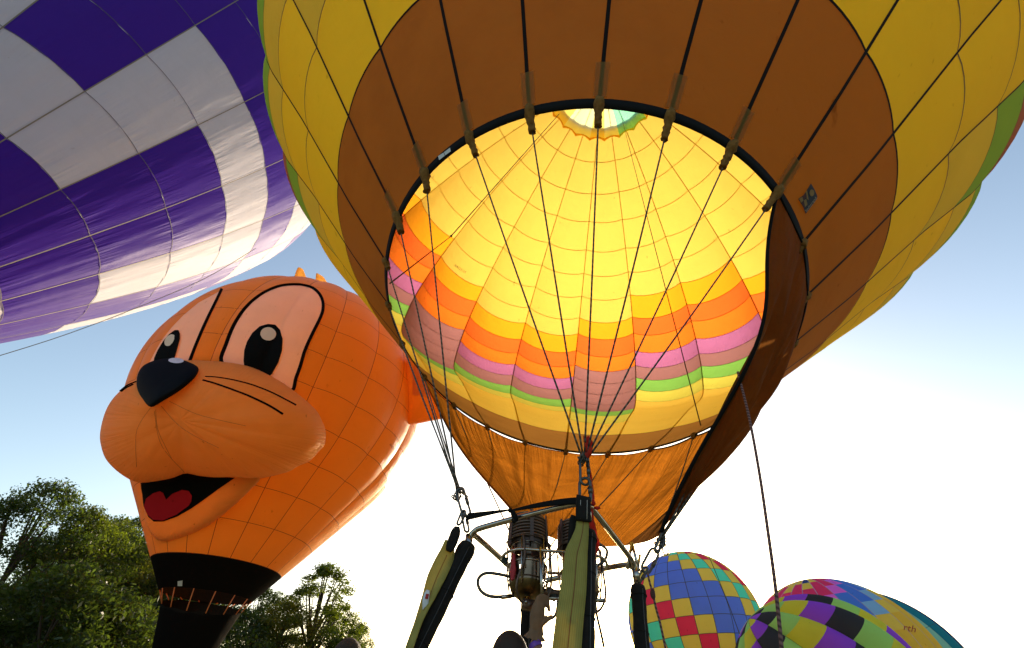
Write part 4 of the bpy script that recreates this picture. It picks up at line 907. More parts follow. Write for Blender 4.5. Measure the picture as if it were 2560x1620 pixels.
# ------------------------------------------------------------------ purple and white balloon
PUR = fab('violet_nylon', (0.062, 0.020, 0.34), 0.15, 0.19, pucker=1.2, stain=0.06, bump=0.12, wr_u=17, wr_v=1.0, fres=0.16)
WHI = fab('white_nylon', (0.64, 0.64, 0.74), 0.2, 0.48, pucker=1.1, stain=0.06, bump=0.12, wr_u=17, wr_v=1.0, fres=0.06)
xp = [-28.791, 4.895, 20.854, 1.789, 0.812, -1.003, 0.267, -0.01, 3.35]; PSC = 1.15
dcam = np.array([math.cos(xp[3]) * math.cos(xp[4]), math.sin(xp[3]) * math.cos(xp[4]), math.sin(xp[4])])
az = np.array([0, 0, 1.]); p1 = -(az - dcam * (az @ dcam)); p1 /= np.linalg.norm(p1); p2 = np.cross(dcam, p1)
kk = np.linspace(-2.4, 5.0, 60); pzz = xp[8] * PSC * kk; prr = 8 * PSC * (1 + xp[6] * kk + xp[7] * kk ** 2)
prr = prr * (1 - 0.02 * np.clip((1 - kk) / 3, 0, 1)); cz, cr = float(pzz[-1]), float(prr[-1]); sl0 = math.atan2(prr[-1] - prr[-2], pzz[-1] - pzz[-2])
tt = np.linspace(0, 1, 80)[1:]; ph = sl0 + (-math.pi / 2 - sl0) * tt; Lc = -cr / float(np.mean(np.sin(ph))); ds = Lc / 79
pzz = np.concatenate([pzz, cz + np.cumsum(np.cos(ph)) * ds]); prr = np.concatenate([prr, np.maximum(0.03, cr + np.cumsum(np.sin(ph)) * ds)])
pss = np.concatenate([[0], np.cumsum(np.hypot(np.diff(pzz), np.diff(prr)))])
PE1, PE2, PD = cdir(p1), -cdir(p2), cdir(dcam)
PC = cw([c * PSC for c in xp[:3]])
purp = Env(PC, PD, PE1, PE2, pss, prr, pzz, 20, -xp[5], lambda t: 0.10 * np.clip((t - 1) / 4, 0, 1) * np.clip((pss[-1] - t) / 4, 0, 1))
ks = [float(np.interp(xp[8] * PSC * k, pzz, pss)) for k in range(-2, 6)]
step_ = ks[-1] - ks[-2]; prow = [0.0] + ks
while prow[-1] + step_ * 1.4 < pss[-1]: prow.append(prow[-1] + step_)
prow.append(float(pss[-1]) - 0.02)
TAB = {0: {0: 'W', 1: 'P', 2: 'P', 3: 'P', 4: 'P', 5: 'W'}, 1: {-2: 'P', -1: 'P', 0: 'W', 1: 'W', 2: 'W', 3: 'P', 4: 'P'}, 2: {-2: 'W', -1: 'P', 0: 'P', 1: 'P', 2: 'W', 3: 'P', 4: 'P'},
       3: {-2: 'W', -1: 'P', 0: 'P', 1: 'P', 2: 'W', 3: 'P', 4: 'W'}, 4: {-2: 'W', -1: 'P', 0: 'W', 1: 'W', 2: 'W', 3: 'P', 4: 'W'}, 5: {-1: 'P', 0: 'P', 1: 'P', 2: 'P', 3: 'W'}, 19: {0: 'W', 1: 'W', 2: 'W', 3: 'P', 4: 'W'}}
def pmat(g, k):
    c = TAB.get(g, {}).get(k - 3)
    if c is None: c = 'W' if ((k + 2 * g) // 3) % 2 else 'P'
    return PUR if c == 'P' else WHI
pr_root = empty('checkered_balloon', PC + PD * float(pzz[0]), 'purple and white checkered balloon filling the upper left corner', 'balloon')
def pwob(uu, vv, g, k, P):
    x = np.sin(uu * 16 + g * 3.1 + k * 1.7 + 2 * np.sin(vv * 3)) * 0.018 + np.sin(uu * 31 + vv * 4 + g) * 0.008
    e = np.sin(np.pi * uu) ** 0.6
    nrm = P - np.array(PC) ; ax_ = np.array(PD); nrm = nrm - (nrm @ ax_)[..., None] * ax_; nrm /= np.linalg.norm(nrm, axis=-1, keepdims=True)
    return nrm * (x * e)[..., None]
PTAPE = solid('grey_tape', (0.22, 0.19, 0.16), 0.7)
purp.build(pr_root, prow, pmat, nu=25, nv=7, cap=296, tape=0.055, tmat=PTAPE, seam=0.038, smat=solid('dark_seam', (0.12, 0.10, 0.13), 0.8), wob=pwob, lift=0.035)
mk('basket', [PC + PD * (float(pzz[0]) - 3.2 - z) + (PE1 * math.cos(a) + PE2 * math.sin(a)) * 0.8 for z in (0, 1.1) for a in (0.8, 2.37, 3.94, 5.51)], grid_faces(4, 2, True) + [(7, 6, 5, 4)], WICK, pr_root, smooth=False)
for a in (0.8, 2.37, 3.94, 5.51):
    MB().tube([PC + PD * (float(pzz[0]) - 3.2) + (PE1 * math.cos(a) + PE2 * math.sin(a)) * 0.8, PC + PD * float(pzz[0]) + (PE1 * math.cos(a) + PE2 * math.sin(a)) * float(prr[0])], 0.02, 5).build('suspension_line', CABLE, pr_root)
# ------------------------------------------------------------------ balloons standing and filling in the distance
def dim(name, c, **kw): return fab(name, c, 0.44, 0.46, **kw)
BLU = dim('royal_blue_nylon', (0.07, 0.13, 0.48)); YE2 = dim('straw_yellow_nylon', (0.66, 0.52, 0.08)); GR2 = dim('bottle_green_nylon', (0.03, 0.24, 0.16)); RD2 = dim('crimson_nylon', (0.55, 0.03, 0.07))
VIO = dim('deep_violet_nylon', (0.13, 0.03, 0.28)); CHA = fab('charcoal_nylon', (0.03, 0.03, 0.035), 0.03, 0.035); LIM = dim('lime_nylon', (0.30, 0.56, 0.14)); LEM = dim('lemon_nylon', (0.66, 0.60, 0.05))
SKY_ = dim('mid_blue_nylon', (0.06, 0.18, 0.62)); LBL = dim('light_blue_nylon', (0.18, 0.40, 0.62)); PLUM = dim('plum_nylon', (0.24, 0.05, 0.24)); MAG = dim('raspberry_nylon', (0.62, 0.04, 0.13)); GOLD = dim('gold_nylon', (0.78, 0.54, 0.06))
TEA = fab('teal_nylon', (0.015, 0.15, 0.18), 0.06, 0.2); NVY = fab('navy_nylon', (0.015, 0.04, 0.14), 0.06, 0.14); MINT = fab('mint_nylon', (0.30, 0.56, 0.40), 0.2, 0.42); LAV = fab('grey_lavender_nylon', (0.24, 0.26, 0.42), 0.12, 0.32)
TSEAM = solid('dim_thread', (0.06, 0.05, 0.04), 0.8)
def ball_profile(R, H, M=300):
    """round top, cone below: lengths from the mouth"""
    th = np.linspace(-math.pi / 2 * 0.58, math.pi / 2, 200); r = R * np.cos(th); z = R * np.sin(th)
    r0, z0_ = 0.16 * R, -H; rl = np.concatenate([np.linspace(r0, r[0], 60)[:-1], r]); zl = np.concatenate([np.linspace(z0_, z[0], 60)[:-1], z])
    s = np.concatenate([[0], np.cumsum(np.hypot(np.diff(rl), np.diff(zl)))])
    return s, np.maximum(rl, 0.02), zl
def frame_for(C, n):
    n = Vector(n).normalized(); e = CAM - Vector(C); e -= n * e.dot(n); e.normalize(); return n, e, n.cross(e)
def place(u, v, depth): d = ray(u, v); return CAM + d * (depth / d.dot(FWD))
# blue one with diagonal checks
C = place(1736, 1558, 42); n, e1, e2 = frame_for(C, (-0.02, 0.08, 1)); Rb = 5.95
s, r, z = ball_profile(Rb, 8.5)
blue = Env(C, n, e1, e2, s, r, z, 24, 0.02, lambda t: 0.10 * np.clip(t / 4, 0, 1) * np.clip((s[-1] - t) / 3, 0, 1))
lat = [82.5, 70, 57.5, 45, 32.5, 20, 7.5, -5, -17.5, -30, -42]
top_s = lambda d: float(np.interp(Rb * math.sin(R_(d)), z[60:], s[60:]))
rowsb = [0.0, 1.5, 3.0] + [x for x in sorted(top_s(d) for d in lat) if x > 3.6] + [float(s[-1]) - 0.02]
nb = len(rowsb) - 1
def bmat(g, k):
    row = (nb - 1 - k); col = (g + 12) % 24 - 12           # rows counted from the top, columns from the one facing us
    m = row - 4 - (col + 1)
    L_ = {0: BLU, 1: BLU, 2: BLU, 3: YE2, 4: RD2, 5: YE2, 6: GR2, 7: YE2, 8: BLU, 9: YE2, -1: YE2, -2: GR2, -3: YE2, -4: RD2, -5: YE2, -6: BLU, -7: BLU, -8: BLU}
    return L_.get(m, [BLU, YE2, RD2, YE2, GR2, YE2, BLU, BLU][m % 8])
rt = empty('blue_checkered_balloon', C + n * float(z[0]), 'blue, yellow, red and green diagonal checkered balloon beside the right upright', 'balloon', 'balloons at the lower right')
blue.build(rt, rowsb, bmat, nu=6, nv=4, tape=0.05, tmat=TSEAM, seam=0.04, smat=TSEAM)
MB().tube(spline([C + e1 * (Rb + 0.1) + n * 4 + e2 * 2.6, C + e1 * (Rb + 0.25) + e2 * 3.0, C + e1 * (Rb) * 0.9 + e2 * 3.3 - n * 4], 12), 0.03, 5).build('crown_line', TSEAM, rt)
# purple, black, lime and yellow one lying on its side while it fills
C = place(2088, 1754, 27); dax = Vector((-0.64, 0.08, 0.76)).normalized()
n, e1, e2 = frame_for(C, dax); Rg = 5.5
th = np.linspace(-1.2, math.pi / 2, 220); r = Rg * np.cos(th); z = Rg * 1.0 * np.sin(th); s = np.concatenate([[0], np.cumsum(np.hypot(np.diff(r), np.diff(z)))]); r = np.maximum(r, 0.02)
lime = Env(C, n, e1, e2, s, r, z, 12, 0.25, lambda t: 0.75 * np.clip(t / 3, 0, 1) * np.clip((s[-1] - t) / 4, 0, 1))
rowsl = list(np.linspace(0, float(s[-1]) - 0.02, 12))
LS = [LIM, LEM, VIO, CHA]
lroot = empty('diagonal_checkered_balloon', C - Vector((0, 0, Rg * 0.6)), 'half filled purple, black, lime and yellow checkered balloon at the bottom right', 'balloon', 'balloons at the lower right')
lime.build(lroot, rowsl, lambda g, k: LS[(g - k) % 4], nu=9, nv=5, tape=0.03, tmat=TSEAM, seam=0.0, smat=TSEAM)
# red, blue and gold one behind
C = place(2125, 1700, 44); n, e1, e2 = frame_for(C, (-0.12, -0.05, 1)); Rr = 8.6
s, r, z = ball_profile(Rr, 9.0)
red = Env(C, n, e1, e2, s, r, z, 24, 0.1, lambda t: 0.10 * np.clip(t / 4, 0, 1) * np.clip((s[-1] - t) / 3, 0, 1))
rowsr = [0.0] + list(np.linspace(3.0, float(s[-1]) - 0.02, 17)); nr = len(rowsr) - 1
RS = [YE2, MAG, MAG, PLUM, SKY_, SKY_, LBL, YE2, GOLD, GOLD, GOLD]
def rmat(g, k):
    row = nr - 1 - k; col = (g + 12) % 24 - 12
    m = row - 1 + (col if col > 0 else 0) // 1 - (0 if col >= 0 else (col % 2))
    if m < 0: return [YE2, MAG, NVY][(g) % 3]
    return RS[min(m, 10)]
rroot = empty('red_blue_balloon', C + n * float(z[0]), 'red, plum and blue paneled balloon with gold script panel behind the lime checkered one', 'balloon', 'balloons at the lower right')
red.build(rroot, rowsr, rmat, nu=6, nv=4, tape=0.06, tmat=solid('pale_tape', (0.45, 0.3, 0.4), 0.7), seam=0.0, smat=TSEAM)
SCR = solid('red_script', (0.42, 0.03, 0.02), 0.7)
lettering('script_lettering', 'rth', (2258, 1576), (2287, 1582), 17, red.bvh, 0.06, SCR, rroot)
# teal striped one at the far right
C = place(2205, 1722, 54); n, e1, e2 = frame_for(C, (-0.25, 0.0, 1)); Rt = 10.2
s, r, z = ball_profile(Rt, 10.5)
teal = Env(C, n, e1, e2, s, r, z, 20, 0.12, lambda t: 0.22 * np.clip(t / 4, 0, 1) * np.clip((s[-1] - t) / 3, 0, 1))
rowst = list(np.linspace(0, float(s[-1]) - 0.02, 9)); TS = [TEA, NVY, MINT, LAV, MINT]
troot = empty('teal_striped_balloon', C + n * float(z[0]), 'teal, navy and mint striped balloon, rightmost of the cluster at lower right', 'balloon', 'balloons at the lower right')
teal.build(troot, rowst, lambda g, k: TS[(g + 2 + (1 if k < 4 else 0)) % 5], nu=8, nv=5, tape=0.04, tmat=TSEAM, seam=0.03, smat=TSEAM)
# sliver of another balloon at the right border
C = place(2722, 1338, 75); n, e1, e2 = frame_for(C, (0, 0, 1)); Re = 7.0
s, r, z = ball_profile(Re, 10.0)
edge = Env(C, n, e1, e2, s, r, z, 16, 0.0, lambda t: 0.12 * np.clip(t / 4, 0, 1) * np.clip((s[-1] - t) / 3, 0, 1))
eroot = empty('distant_balloon', C + n * float(z[0]), 'mauve and yellow balloon just peeking in at the right border', 'balloon', 'balloons at the lower right')
edge.build(eroot, [0.0, 6, 9, 12, 13.6, float(s[-1]) - 0.02], lambda g, k: [YE2, MAG, PLUM, PLUM, LEM][k], nu=6, nv=5, tape=0.05, tmat=TSEAM, seam=0.03, smat=TSEAM)

# ------------------------------------------------------------------ trees
def leaf_mat(name, c, tr):
    m, n, L, out = newmat(name)
    tc = nd(n, 'ShaderNodeTexCoord'); nz = nd(n, 'ShaderNodeTexNoise'); nz.inputs['Scale'].default_value = 0.55; nz.inputs['Detail'].default_value = 5; L.new(tc.outputs['Object'], nz.inputs['Vector'])
    at_ = nd(n, 'ShaderNodeAttribute', attribute_name='shade')
    ad = nd(n, 'ShaderNodeMath', operation='ADD'); L.new(nz.outputs['Fac'], ad.inputs[0]); m2 = nd(n, 'ShaderNodeMath', operation='MULTIPLY'); L.new(at_.outputs['Fac'], m2.inputs[0]); m2.inputs[1].default_value = 0.6; L.new(m2.outputs[0], ad.inputs[1])
    mp = nd(n, 'ShaderNodeMapRange'); L.new(ad.outputs[0], mp.inputs[0]); mp.inputs[1].default_value = 0.35; mp.inputs[2].default_value = 1.15
    def ramp(a, b):
        mx = nd(n, 'ShaderNodeMix', data_type='RGBA'); L.new(mp.outputs[0], mx.inputs[0]); mx.inputs[6].default_value = (*a, 1); mx.inputs[7].default_value = (*b, 1); return mx.outputs[2]
    d = nd(n, 'ShaderNodeBsdfDiffuse'); L.new(ramp([x * 0.6 for x in c], [x * 1.5 for x in c]), d.inputs[0])
    t = nd(n, 'ShaderNodeBsdfTranslucent'); L.new(ramp([x * 0.6 for x in tr], [x * 1.45 for x in tr]), t.inputs[0])
    ad2 = nd(n, 'ShaderNodeAddShader'); L.new(d.outputs[0], ad2.inputs[0]); L.new(t.outputs[0], ad2.inputs[1])
    g = nd(n, 'ShaderNodeBsdfGlossy'); g.inputs['Roughness'].default_value = 0.4; mx = nd(n, 'ShaderNodeMixShader'); mx.inputs[0].default_value = 0.03; L.new(ad2.outputs[0], mx.inputs[1]); L.new(g.outputs[0], mx.inputs[2])
    L.new(mx.outputs[0], out.inputs[0])
    return m
LEAF = [leaf_mat('leaf_green', (0.020, 0.034, 0.005), (0.062, 0.082, 0.004)), leaf_mat('leaf_olive', (0.036, 0.046, 0.006), (0.10, 0.10, 0.005)), leaf_mat('leaf_deep', (0.013, 0.026, 0.006), (0.038, 0.058, 0.005))]
BARK = solid('bark', (0.07, 0.055, 0.04), 0.9, noise=0.3, nscale=6, bump=0.8)
def tree_meshes(seed, H, R, trunk_h, nclump, leaves, leaf, spread=1.0, gap=0.35, lean=0.0):
    rg = np.random.default_rng(seed); rd = random.Random(seed)
    tb = MB(); top = Vector((lean * H, 0, H * 0.9))
    trunk = [Vector((0, 0, -0.2)), Vector((lean * H * 0.2 + rd.uniform(-.2, .2), rd.uniform(-.2, .2), H * 0.25)), Vector((lean * H * 0.5 + rd.uniform(-.4, .4), rd.uniform(-.4, .4), H * 0.55)), top]
    P = spline(trunk, 12); r0 = 0.022 * H
    tb.tube(P, [r0 * (1 - 0.9 * i / 11) for i in range(12)], 8)
    cl = []
    for q in range(nclump):
        t = rd.uniform(trunk_h, 1.0); h = H * t
        x = (t - trunk_h) / (1 - trunk_h)
        wr = R * (math.sin(math.pi * min(1, 0.12 + 0.88 * x)) ** 0.6) * math.sqrt(rd.uniform(0.12, 1.0))
        a = rd.uniform(0, 2 * math.pi); base = Vector(P[min(11, int(t * 11 * 0.95))])
        c = Vector((base.x + wr * math.cos(a) * spread, base.y + wr * math.sin(a), h)); cl.append((c, R * rd.uniform(0.11, 0.25)))
        if q % 3 == 0:
            s_ = Vector(P[max(1, min(10, int(t * 11 * 0.75)))]); mid_ = s_.lerp(c, 0.5) + Vector((0, 0, -0.04 * H * rd.random()))
            tb.tube(spline([s_, mid_, c], 6), [r0 * 0.35 * (1 - 0.8 * i / 5) for i in range(6)], 5)
    N = leaves; ci = rg.integers(0, len(cl), N); cen = np.array([c[0] for c in cl])[ci]; rad = np.array([c[1] for c in cl])[ci]
    d = rg.normal(size=(N, 3)); d /= np.linalg.norm(d, axis=1, keepdims=True); rr = rg.random(N) ** 0.45
    sq = np.array([1.15, 1.15, 0.75])
    pos = cen + d * sq * (rad * rr)[:, None] + rg.normal(size=(N, 3)) * 0.06 * R * gap
    nrm = rg.normal(size=(N, 3)) + np.array([0, 0, 0.6]); nrm /= np.linalg.norm(nrm, axis=1, keepdims=True)
    a1 = np.cross(nrm, rg.normal(size=(N, 3))); a1 /= np.linalg.norm(a1, axis=1, keepdims=True); a2 = np.cross(nrm, a1)
    L_ = leaf * (0.45 + 1.2 * rg.random(N) ** 1.5)[:, None]
    v = np.stack([pos - a1 * L_, pos + a2 * L_ * 0.45, pos + a1 * L_, pos - a2 * L_ * 0.45], 1).reshape(-1, 3)
    me = bpy.data.meshes.new('crown'); me.vertices.add(4 * N); me.vertices.foreach_set('co', v.astype(np.float32).ravel())
    me.loops.add(4 * N); me.loops.foreach_set('vertex_index', np.arange(4 * N, dtype=np.int32)); me.polygons.add(N)
    me.polygons.foreach_set('loop_start', np.arange(0, 4 * N, 4, dtype=np.int32)); me.polygons.foreach_set('loop_total', np.full(N, 4, dtype=np.int32))
    at_ = me.attributes.new('shade', 'FLOAT', 'FACE'); at_.data.foreach_set('value', rg.random(N).astype(np.float32) * 0.6 + (rg.random(len(cl))[ci] * 0.6).astype(np.float32))
    me.update()
    tm = bpy.data.meshes.new('trunk'); tm.from_pydata([tuple(q) for q in tb.V], [], tb.F); tm.materials.append(BARK); tm.polygons.foreach_set('use_smooth', np.ones(len(tm.polygons), dtype=bool))
    return tm, me
KINDS = [tree_meshes(11, 12, 4.2, 0.08, 150, 36000, 0.085), tree_meshes(23, 12, 3.6, 0.10, 120, 30000, 0.085, lean=0.06), tree_meshes(37, 12, 4.6, 0.06, 170, 40000, 0.085),
         tree_meshes(41, 12, 3.0, 0.30, 70, 5200, 0.085, gap=1.2), tree_meshes(53, 12, 2.9, 0.10, 130, 24000, 0.085), tree_meshes(67, 6, 3.6, 0.02, 90, 24000, 0.085)]
def tree(u, d, H, kind, mat, label, group, rz=0.0, sx=1.0):
    """u: picture column of the trunk foot, d metres away, H tall"""
    dr = ray(u, 1640); hd = Vector((dr.x, dr.y, 0)).normalized(); loc = Vector((hd.x * d, hd.y * d, 0))
    o = empty('tree', loc, label, 'tree', group); tm, cm = KINDS[kind]; base = 6 if kind == 5 else 12; k_ = H * 0.77 / base
    for nm, me in (('trunk', tm), ('crown', cm)):
        m2 = me
        q = bpy.data.objects.new(nm, m2); COL.objects.link(q); q.parent = o
        if nm == 'crown':
            if not me.materials: me.materials.append(LEAF[0])
            q.material_slots[0].link = 'OBJECT'; q.material_slots[0].material = LEAF[mat]
    o.scale = (k_ * sx, k_ * sx, k_); o.rotation_euler = (0, 0, rz)
    return o
GL, GM_ = 'trees on the left behind the animal balloon', 'trees between the animal balloon and the burner'
for a in [(-130, 34, 13.4, 2, 2, 'dense green tree cut by the left border, tallest at the edge', 0.3, 1.0), (20, 35, 12.6, 0, 0, 'broad leafy tree in the lower left corner', 1.1, 1.0),
          (125, 38, 13.2, 2, 0, 'round-topped tree second from the left border', 2.0, 0.95), (215, 40, 14.2, 1, 2, 'leafy tree third from the left border, before the gap', 4.0, 0.95),
          (318, 43, 15.4, 3, 1, 'thin sparse tree with bare branches left of the animal muzzle', 0.6, 1.0), (300, 40, 12.6, 0, 1, 'lower olive tree below the sparse one', 5.0, 1.0),
          (70, 29, 7.6, 5, 2, 'dark bushy tree at the bottom left corner', 0.0, 1.2), (250, 30, 6.4, 5, 0, 'low bushy tree below the animal jaw', 2.2, 1.2), (410, 36, 8.2, 5, 2, 'dark low tree behind the black skirt', 1.2, 1.1), (480, 42, 9.0, 2, 0, 'tree right behind the lower tip of the black skirt', 3.2, 1.0),
          (170, 46, 14.6, 0, 2, 'dark tree filling in behind the second and third left trees', 0.9, 1.2), (60, 48, 14.8, 2, 2, 'dark tree rising behind the leftmost corner trees', 3.0, 1.2), (390, 38, 11.0, 2, 2, 'dark tree directly behind the animal chin', 5.2, 1.0)]:
    tree(*a[:5], a[5], GL, a[6], a[7])
for a in [(772, 44, 13.4, 4, 0, 'tall narrow tree rising right of the animal chin', 0.5, 1.5), (690, 43, 9.6, 2, 1, 'broad tree left of the tall narrow one', 1.0, 1.3), (850, 46, 10.2, 1, 0, 'rounded tree right of the tall narrow one', 2.6, 1.1),
          (893, 48, 8.6, 0, 2, 'dark rounded tree behind the shaved head', 4.4, 0.8), (610, 45, 11.0, 0, 2, 'leafy tree at the right edge of the black skirt', 0.2, 1.2), (930, 56, 4.6, 5, 0, 'small bush at the foot of the rightmost trees', 0.0, 0.8), (555, 41, 8.4, 5, 2, 'dark bushy tree against the right side of the black skirt', 2.0, 1.1), (740, 40, 5.6, 5, 1, 'low bush below the tall narrow tree', 1.4, 1.3)]:
    tree(*a[:5], a[5], GM_, a[6], a[7])
# ------------------------------------------------------------------ people
def evaluated(V, Fc, mods, edges=None, radii=None, root=0):
    me = bpy.data.meshes.new('tmp'); me.from_pydata([tuple(v) for v in V], edges or [], Fc or []); o = bpy.data.objects.new('tmp', me); COL.objects.link(o)
    for t, kw in mods:
        md = o.modifiers.new(t, t)
        for k_, v_ in kw.items(): setattr(md, k_, v_)
    if radii:
        sv = me.skin_vertices[0].data
        for i, r in enumerate(radii): sv[i].radius = (r if isinstance(r, tuple) else (r, r)); sv[i].use_root = (i == root)
    dg = bpy.context.evaluated_depsgraph_get(); ev = o.evaluated_get(dg); m2 = ev.to_mesh()
    VV = [v.co.copy() for v in m2.vertices]; FF = [tuple(p.vertices) for p in m2.polygons]; ev.to_mesh_clear(); bpy.data.objects.remove(o); bpy.data.meshes.remove(me)
    return VV, FF
SKIN = solid('brown_skin', (0.20, 0.09, 0.05), 0.5, noise=0.12, nscale=6); SKIN2 = solid('tan_skin', (0.30, 0.15, 0.09), 0.5, noise=0.12, nscale=6)
HAIR = solid('cropped_dark_hair', (0.035, 0.022, 0.016), 0.8, noise=0.4, nscale=90, bump=0.6)
SHIRT = solid('grey_shirt', (0.10, 0.10, 0.11), 0.85, bump=0.3); SHIRT2 = solid('dark_shirt', (0.03, 0.03, 0.035), 0.85, bump=0.3); TROU = solid('dark_trousers', (0.03, 0.03, 0.04), 0.85)
CAPM = solid('dark_brown_cap', (0.028, 0.018, 0.012), 0.75, noise=0.3, nscale=12, bump=0.3)
GLV = solid('tan_leather_glove', (0.20, 0.115, 0.06), 0.75, noise=0.25, nscale=18, bump=0.5)
BAND = solid('violet_wristband', (0.16, 0.06, 0.45), 0.45)
def body(base, H, face, arms, shirt, skin, name, label):
    """standing figure; arms: {side: (elbow, wrist) in world}; face: heading angle"""
    k_ = H / 1.75; Rz = Matrix.Rotation(face, 3, 'Z')
    L_ = lambda x, y, z: Vector(base) + Rz @ Vector((x * k_, y * k_, z * k_))
    J = [L_(0, 0, 0.95), L_(0, 0.01, 1.12), L_(0, 0.0, 1.30), L_(0, -0.01, 1.44), L_(0, 0.0, 1.53)]; Rd = [(0.15, 0.11), (0.14, 0.10), (0.16, 0.11), (0.13, 0.085), (0.058, 0.058)]
    E = [(0, 1), (1, 2), (2, 3), (3, 4)]
    for s_ in (-1, 1):
        b = len(J); J += [L_(0.10 * s_, 0, 0.90), L_(0.11 * s_, 0.02, 0.50), L_(0.11 * s_, -0.02, 0.09), L_(0.12 * s_, 0.14, 0.04)]; Rd += [0.095, 0.062, 0.045, 0.04]
        E += [(0, b), (b, b + 1), (b + 1, b + 2), (b + 2, b + 3)]
        b = len(J); el, wr = arms.get(s_, (L_(0.24 * s_, -0.02, 1.13), L_(0.25 * s_, 0.06, 0.88)))
        J += [L_(0.185 * s_, 0, 1.42), el, wr]; Rd += [0.068, 0.046, 0.031]; E += [(3, b), (b, b + 1), (b + 1, b + 2)]
        if s_ not in arms:
            h0 = wr; J += [h0 + (wr - el).normalized() * 0.10]; Rd += [(0.034, 0.018)]; E += [(b + 2, b + 3)]
            q = len(J) - 1
            for f_ in range(4):
                J += [J[q] + Rz @ Vector((0.004 * s_, (f_ - 1.5) * 0.02, -0.045)), J[q] + Rz @ Vector((-0.01 * s_, (f_ - 1.5) * 0.02, -0.085 + 0.008 * abs(f_ - 1.5))) ]; Rd += [0.009, 0.008]; E += [(q, len(J) - 2), (len(J) - 2, len(J) - 1)]
            J += [h0 + Rz @ Vector((0, 0.04, -0.05)), h0 + Rz @ Vector((0, 0.055, -0.09))]; Rd += [0.011, 0.009]; E += [(b + 2, len(J) - 2), (len(J) - 2, len(J) - 1)]
    V, Fc = evaluated(J, [], [('SKIN', {}), ('SUBSURF', {'levels': 2, 'render_levels': 2})], E, Rd)
    # head with face, joined to the neck
    hm = MB(); hc = L_(0, 0.02, 1.635); nu_, nv2 = 28, 20
    for j in range(nv2 + 1):
        ph = math.pi * j / nv2
        for i in range(nu_):
            th = 2 * math.pi * i / nu_; x, y, z = math.sin(ph) * math.cos(th), math.sin(ph) * math.sin(th), math.cos(ph)
            w_ = 0.076 * (1 - 0.22 * max(0, -z)); dpt = 0.098 * (1 - 0.10 * max(0, -z)); px_, py_, pz_ = x * w_, y * dpt, z * 0.118
            if y > 0.55:      # face: nose, brow, sockets, mouth
                py_ += 0.022 * math.exp(-(x / 0.16) ** 2 - ((z + 0.12) / 0.16) ** 2) - 0.010 * math.exp(-((abs(x) - 0.38) / 0.16) ** 2 - ((z - 0.05) / 0.10) ** 2) + 0.006 * math.exp(-(x / 0.3) ** 2 - ((z + 0.48) / 0.08) ** 2)
            hm.V.append(hc + Rz @ Vector((px_ * k_, py_ * k_, pz_ * k_))); hm.U.append((0, 0))
    hm.F = grid_faces(nu_, nv2 + 1, True)
    for s_ in (-1, 1): hm.ellipsoid(hc + Rz @ Vector((0.079 * s_ * k_, -0.005, -0.01)), 0.012, 0.02, 0.034, Rz, 10, 8)
    b = len(V); V += hm.V; Fc += [tuple(i + b for i in f) for f in hm.F]
    hz = base[2]; mi = []
    for f in Fc:
        z = (sum(V[i].z for i in f) / len(f) - hz) / k_; c = sum((V[i] for i in f), Vector()) / len(f)
        nearw = min([(c - w_[1]).length for w_ in arms.values()] + [9]); fore = any((c - e_).dot((w_ - e_).normalized()) > 0.03 and (c - w_).length < (w_ - e_).length for e_, w_ in arms.values())
        mi.append(2 if z < 0.94 and abs((Rz.inverted() @ (c - Vector(base))).x) < 0.21 * k_ else 0 if (z > 1.50 or fore or z < 0.95) else 1)
    p = empty('person', Vector(base), label, 'person')
    mk('body', V, Fc, [skin, shirt, TROU], p, mi=mi)
    for s_ in (-1, 1):
        MB().ellipsoid(hc + Rz @ Vector((0.030 * s_ * k_, 0.083 * k_, 0.006 * k_)), 0.011, 0.008, 0.009, None, 8, 6).build('eye', solid('eye_white', (0.7, 0.68, 0.64), 0.3), p)
    return p, hc, Rz, k_
def cap_shell(hc, Rz, k_, lo, grow, nu_=32, nv2=9):
    V = []
    for j in range(nv2 + 1):
        ph = max(0.02, math.acos(lo) * j / nv2)
        for i in range(nu_):
            th = 2 * math.pi * i / nu_; V.append(hc + Rz @ Vector((math.sin(ph) * math.cos(th) * (0.076 + grow) * k_, (math.sin(ph) * math.sin(th) * (0.098 + grow)) * k_, math.cos(ph) * (0.118 + grow) * k_)))
    return V, grid_faces(nu_, nv2 + 1, True) + [tuple(range(nu_ - 1, -1, -1))]
# onlooker, only the crown of the head shows
top_ = at(877, 1598, 2.62); H2 = top_.z + 0.0
pA_, hc, Rz, k_ = body(Vector((top_.x, top_.y - 0.02, 0)), H2, 0.2, {}, SHIRT, SKIN, 'person', 'person with shaved dark hair, only the top of the head showing at the bottom')
V, Fc = cap_shell(hc, Rz, k_, 0.05, 0.004); mk('hair', V, Fc, HAIR, pA_)
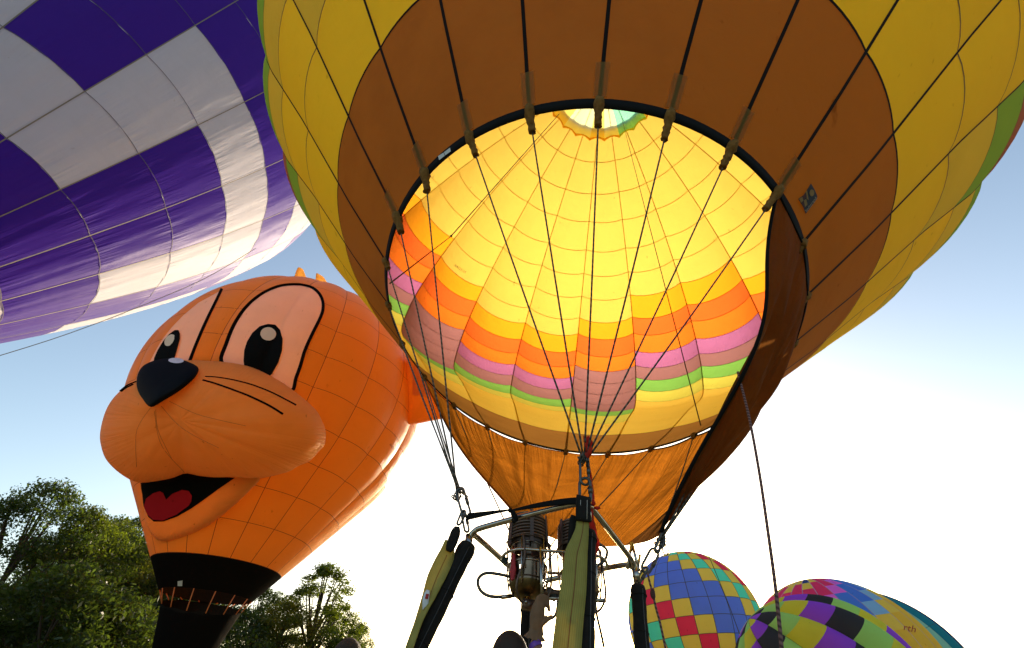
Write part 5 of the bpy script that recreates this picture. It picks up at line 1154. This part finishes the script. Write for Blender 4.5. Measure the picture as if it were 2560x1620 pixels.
# pilot with dark cap, gloved hand on the burner grip
grip = rod_b.lerp(rod_t, 0.10)
wrist = at(1338, 1592, grip.y - 0.02); elbow = at(1346, 1700, grip.y - 0.10)
ctop = at(1278, 1582, grip.y + 0.02); Hp = (ctop.z - 0.18) 
pB, hc, Rz, k_ = body(Vector((ctop.x - 0.0, ctop.y, 0.12)), ctop.z - 0.02 - 0.12, 0.5, {1: (elbow, wrist)}, SHIRT2, SKIN2, 'person', 'person in a dark cap reaching a gloved hand up to the burner')
V, Fc = cap_shell(hc, Rz, k_, 0.10, 0.034); cp = mk('cap', V, Fc, CAPM, pB)
V = []
for j in range(5):
    for i in range(13):
        a = math.pi * (0.18 + 0.64 * i / 12); rr = 0.125 + 0.085 * j / 4
        V.append(hc + Rz @ Vector((math.cos(a) * rr * 0.85 * k_, math.sin(a) * rr * k_, (0.035 - 0.018 * (j / 4) ** 2 - 0.02 * (math.cos(a) ** 2)) * k_)))
mk('brim', V + [v + Vector((0, 0, -0.004)) for v in V], grid_faces(13, 5) + [tuple(reversed(f)) for f in grid_faces(13, 5, base=65)], CAPM, cp)
# glove: palm, four curled fingers, thumb, flared cuff
m = MB(); yg = grip.y
def G(u, v, dy=0.0): return at(u, v, yg + dy)
m.tube(spline([G(1338, 1590, -0.01), G(1341, 1570, -0.012), G(1343, 1545, -0.016), G(1346, 1522, -0.02), G(1348, 1506, -0.02)], 12), [0.036, 0.036, 0.037, 0.040, 0.043, 0.045, 0.045, 0.044, 0.042, 0.040, 0.036, 0.028], 14)
for f_ in range(4):
    dz = f_ * 6.5; w_ = 0.0
    m.tube(spline([G(1340 + f_ * 3, 1512 + f_ * 4, -0.035), G(1346 + f_ * 2, 1494 + dz * 0.8, -0.04), G(1358, 1490 + dz, -0.03), G(1370, 1497 + dz, 0.0), G(1369 + f_ * 1.5, 1509 + dz, 0.02)], 10), [0.013, 0.0135, 0.0135, 0.013, 0.013, 0.0125, 0.012, 0.012, 0.011, 0.009], 8)
m.tube(spline([G(1350, 1562, -0.03), G(1362, 1553, -0.035), G(1374, 1545, -0.03), G(1381, 1541, -0.02)], 9), [0.020, 0.019, 0.0175, 0.016, 0.015, 0.0145, 0.014, 0.013, 0.010], 8)
V, Fc = evaluated(m.V, m.F, [('REMESH', {'mode': 'VOXEL', 'voxel_size': 0.0045}), ('SMOOTH', {'iterations': 3, 'factor': 0.5})])
gl = mk('glove', V, Fc, GLV, pB)
m = MB(); P = spline([G(1342, 1562, -0.012), G(1340, 1578, -0.01), G(1338, 1590, -0.01), G(1337, 1597, -0.008)], 8); m.tube(P, [0.037, 0.038, 0.040, 0.043, 0.047, 0.052, 0.058, 0.062], 18, caps=False)
V = [v + Vector((0.006 * math.sin(i * 1.9), 0.004 * math.sin(i * 1.1), 0.005 * math.sin(i * 2.3))) for i, v in enumerate(m.V)]
mk('cuff', V, m.F, GLV, gl)
w0, w1 = wrist.lerp(elbow, 0.10), wrist.lerp(elbow, 0.28); ax = (w1 - w0).normalized()
MB().lathe([(0.0345, -0.014), (0.036, -0.012), (0.037, 0.012), (0.0355, 0.014)], Matrix.Translation(w0.lerp(w1, 0.7)) @ Vector((0, 0, 1)).rotation_difference((ax + Vector((0.35, 0, 0))).normalized()).to_matrix().to_4x4() @ Matrix.Scale(1.05, 4), 28).build('wristband', BAND, pB)
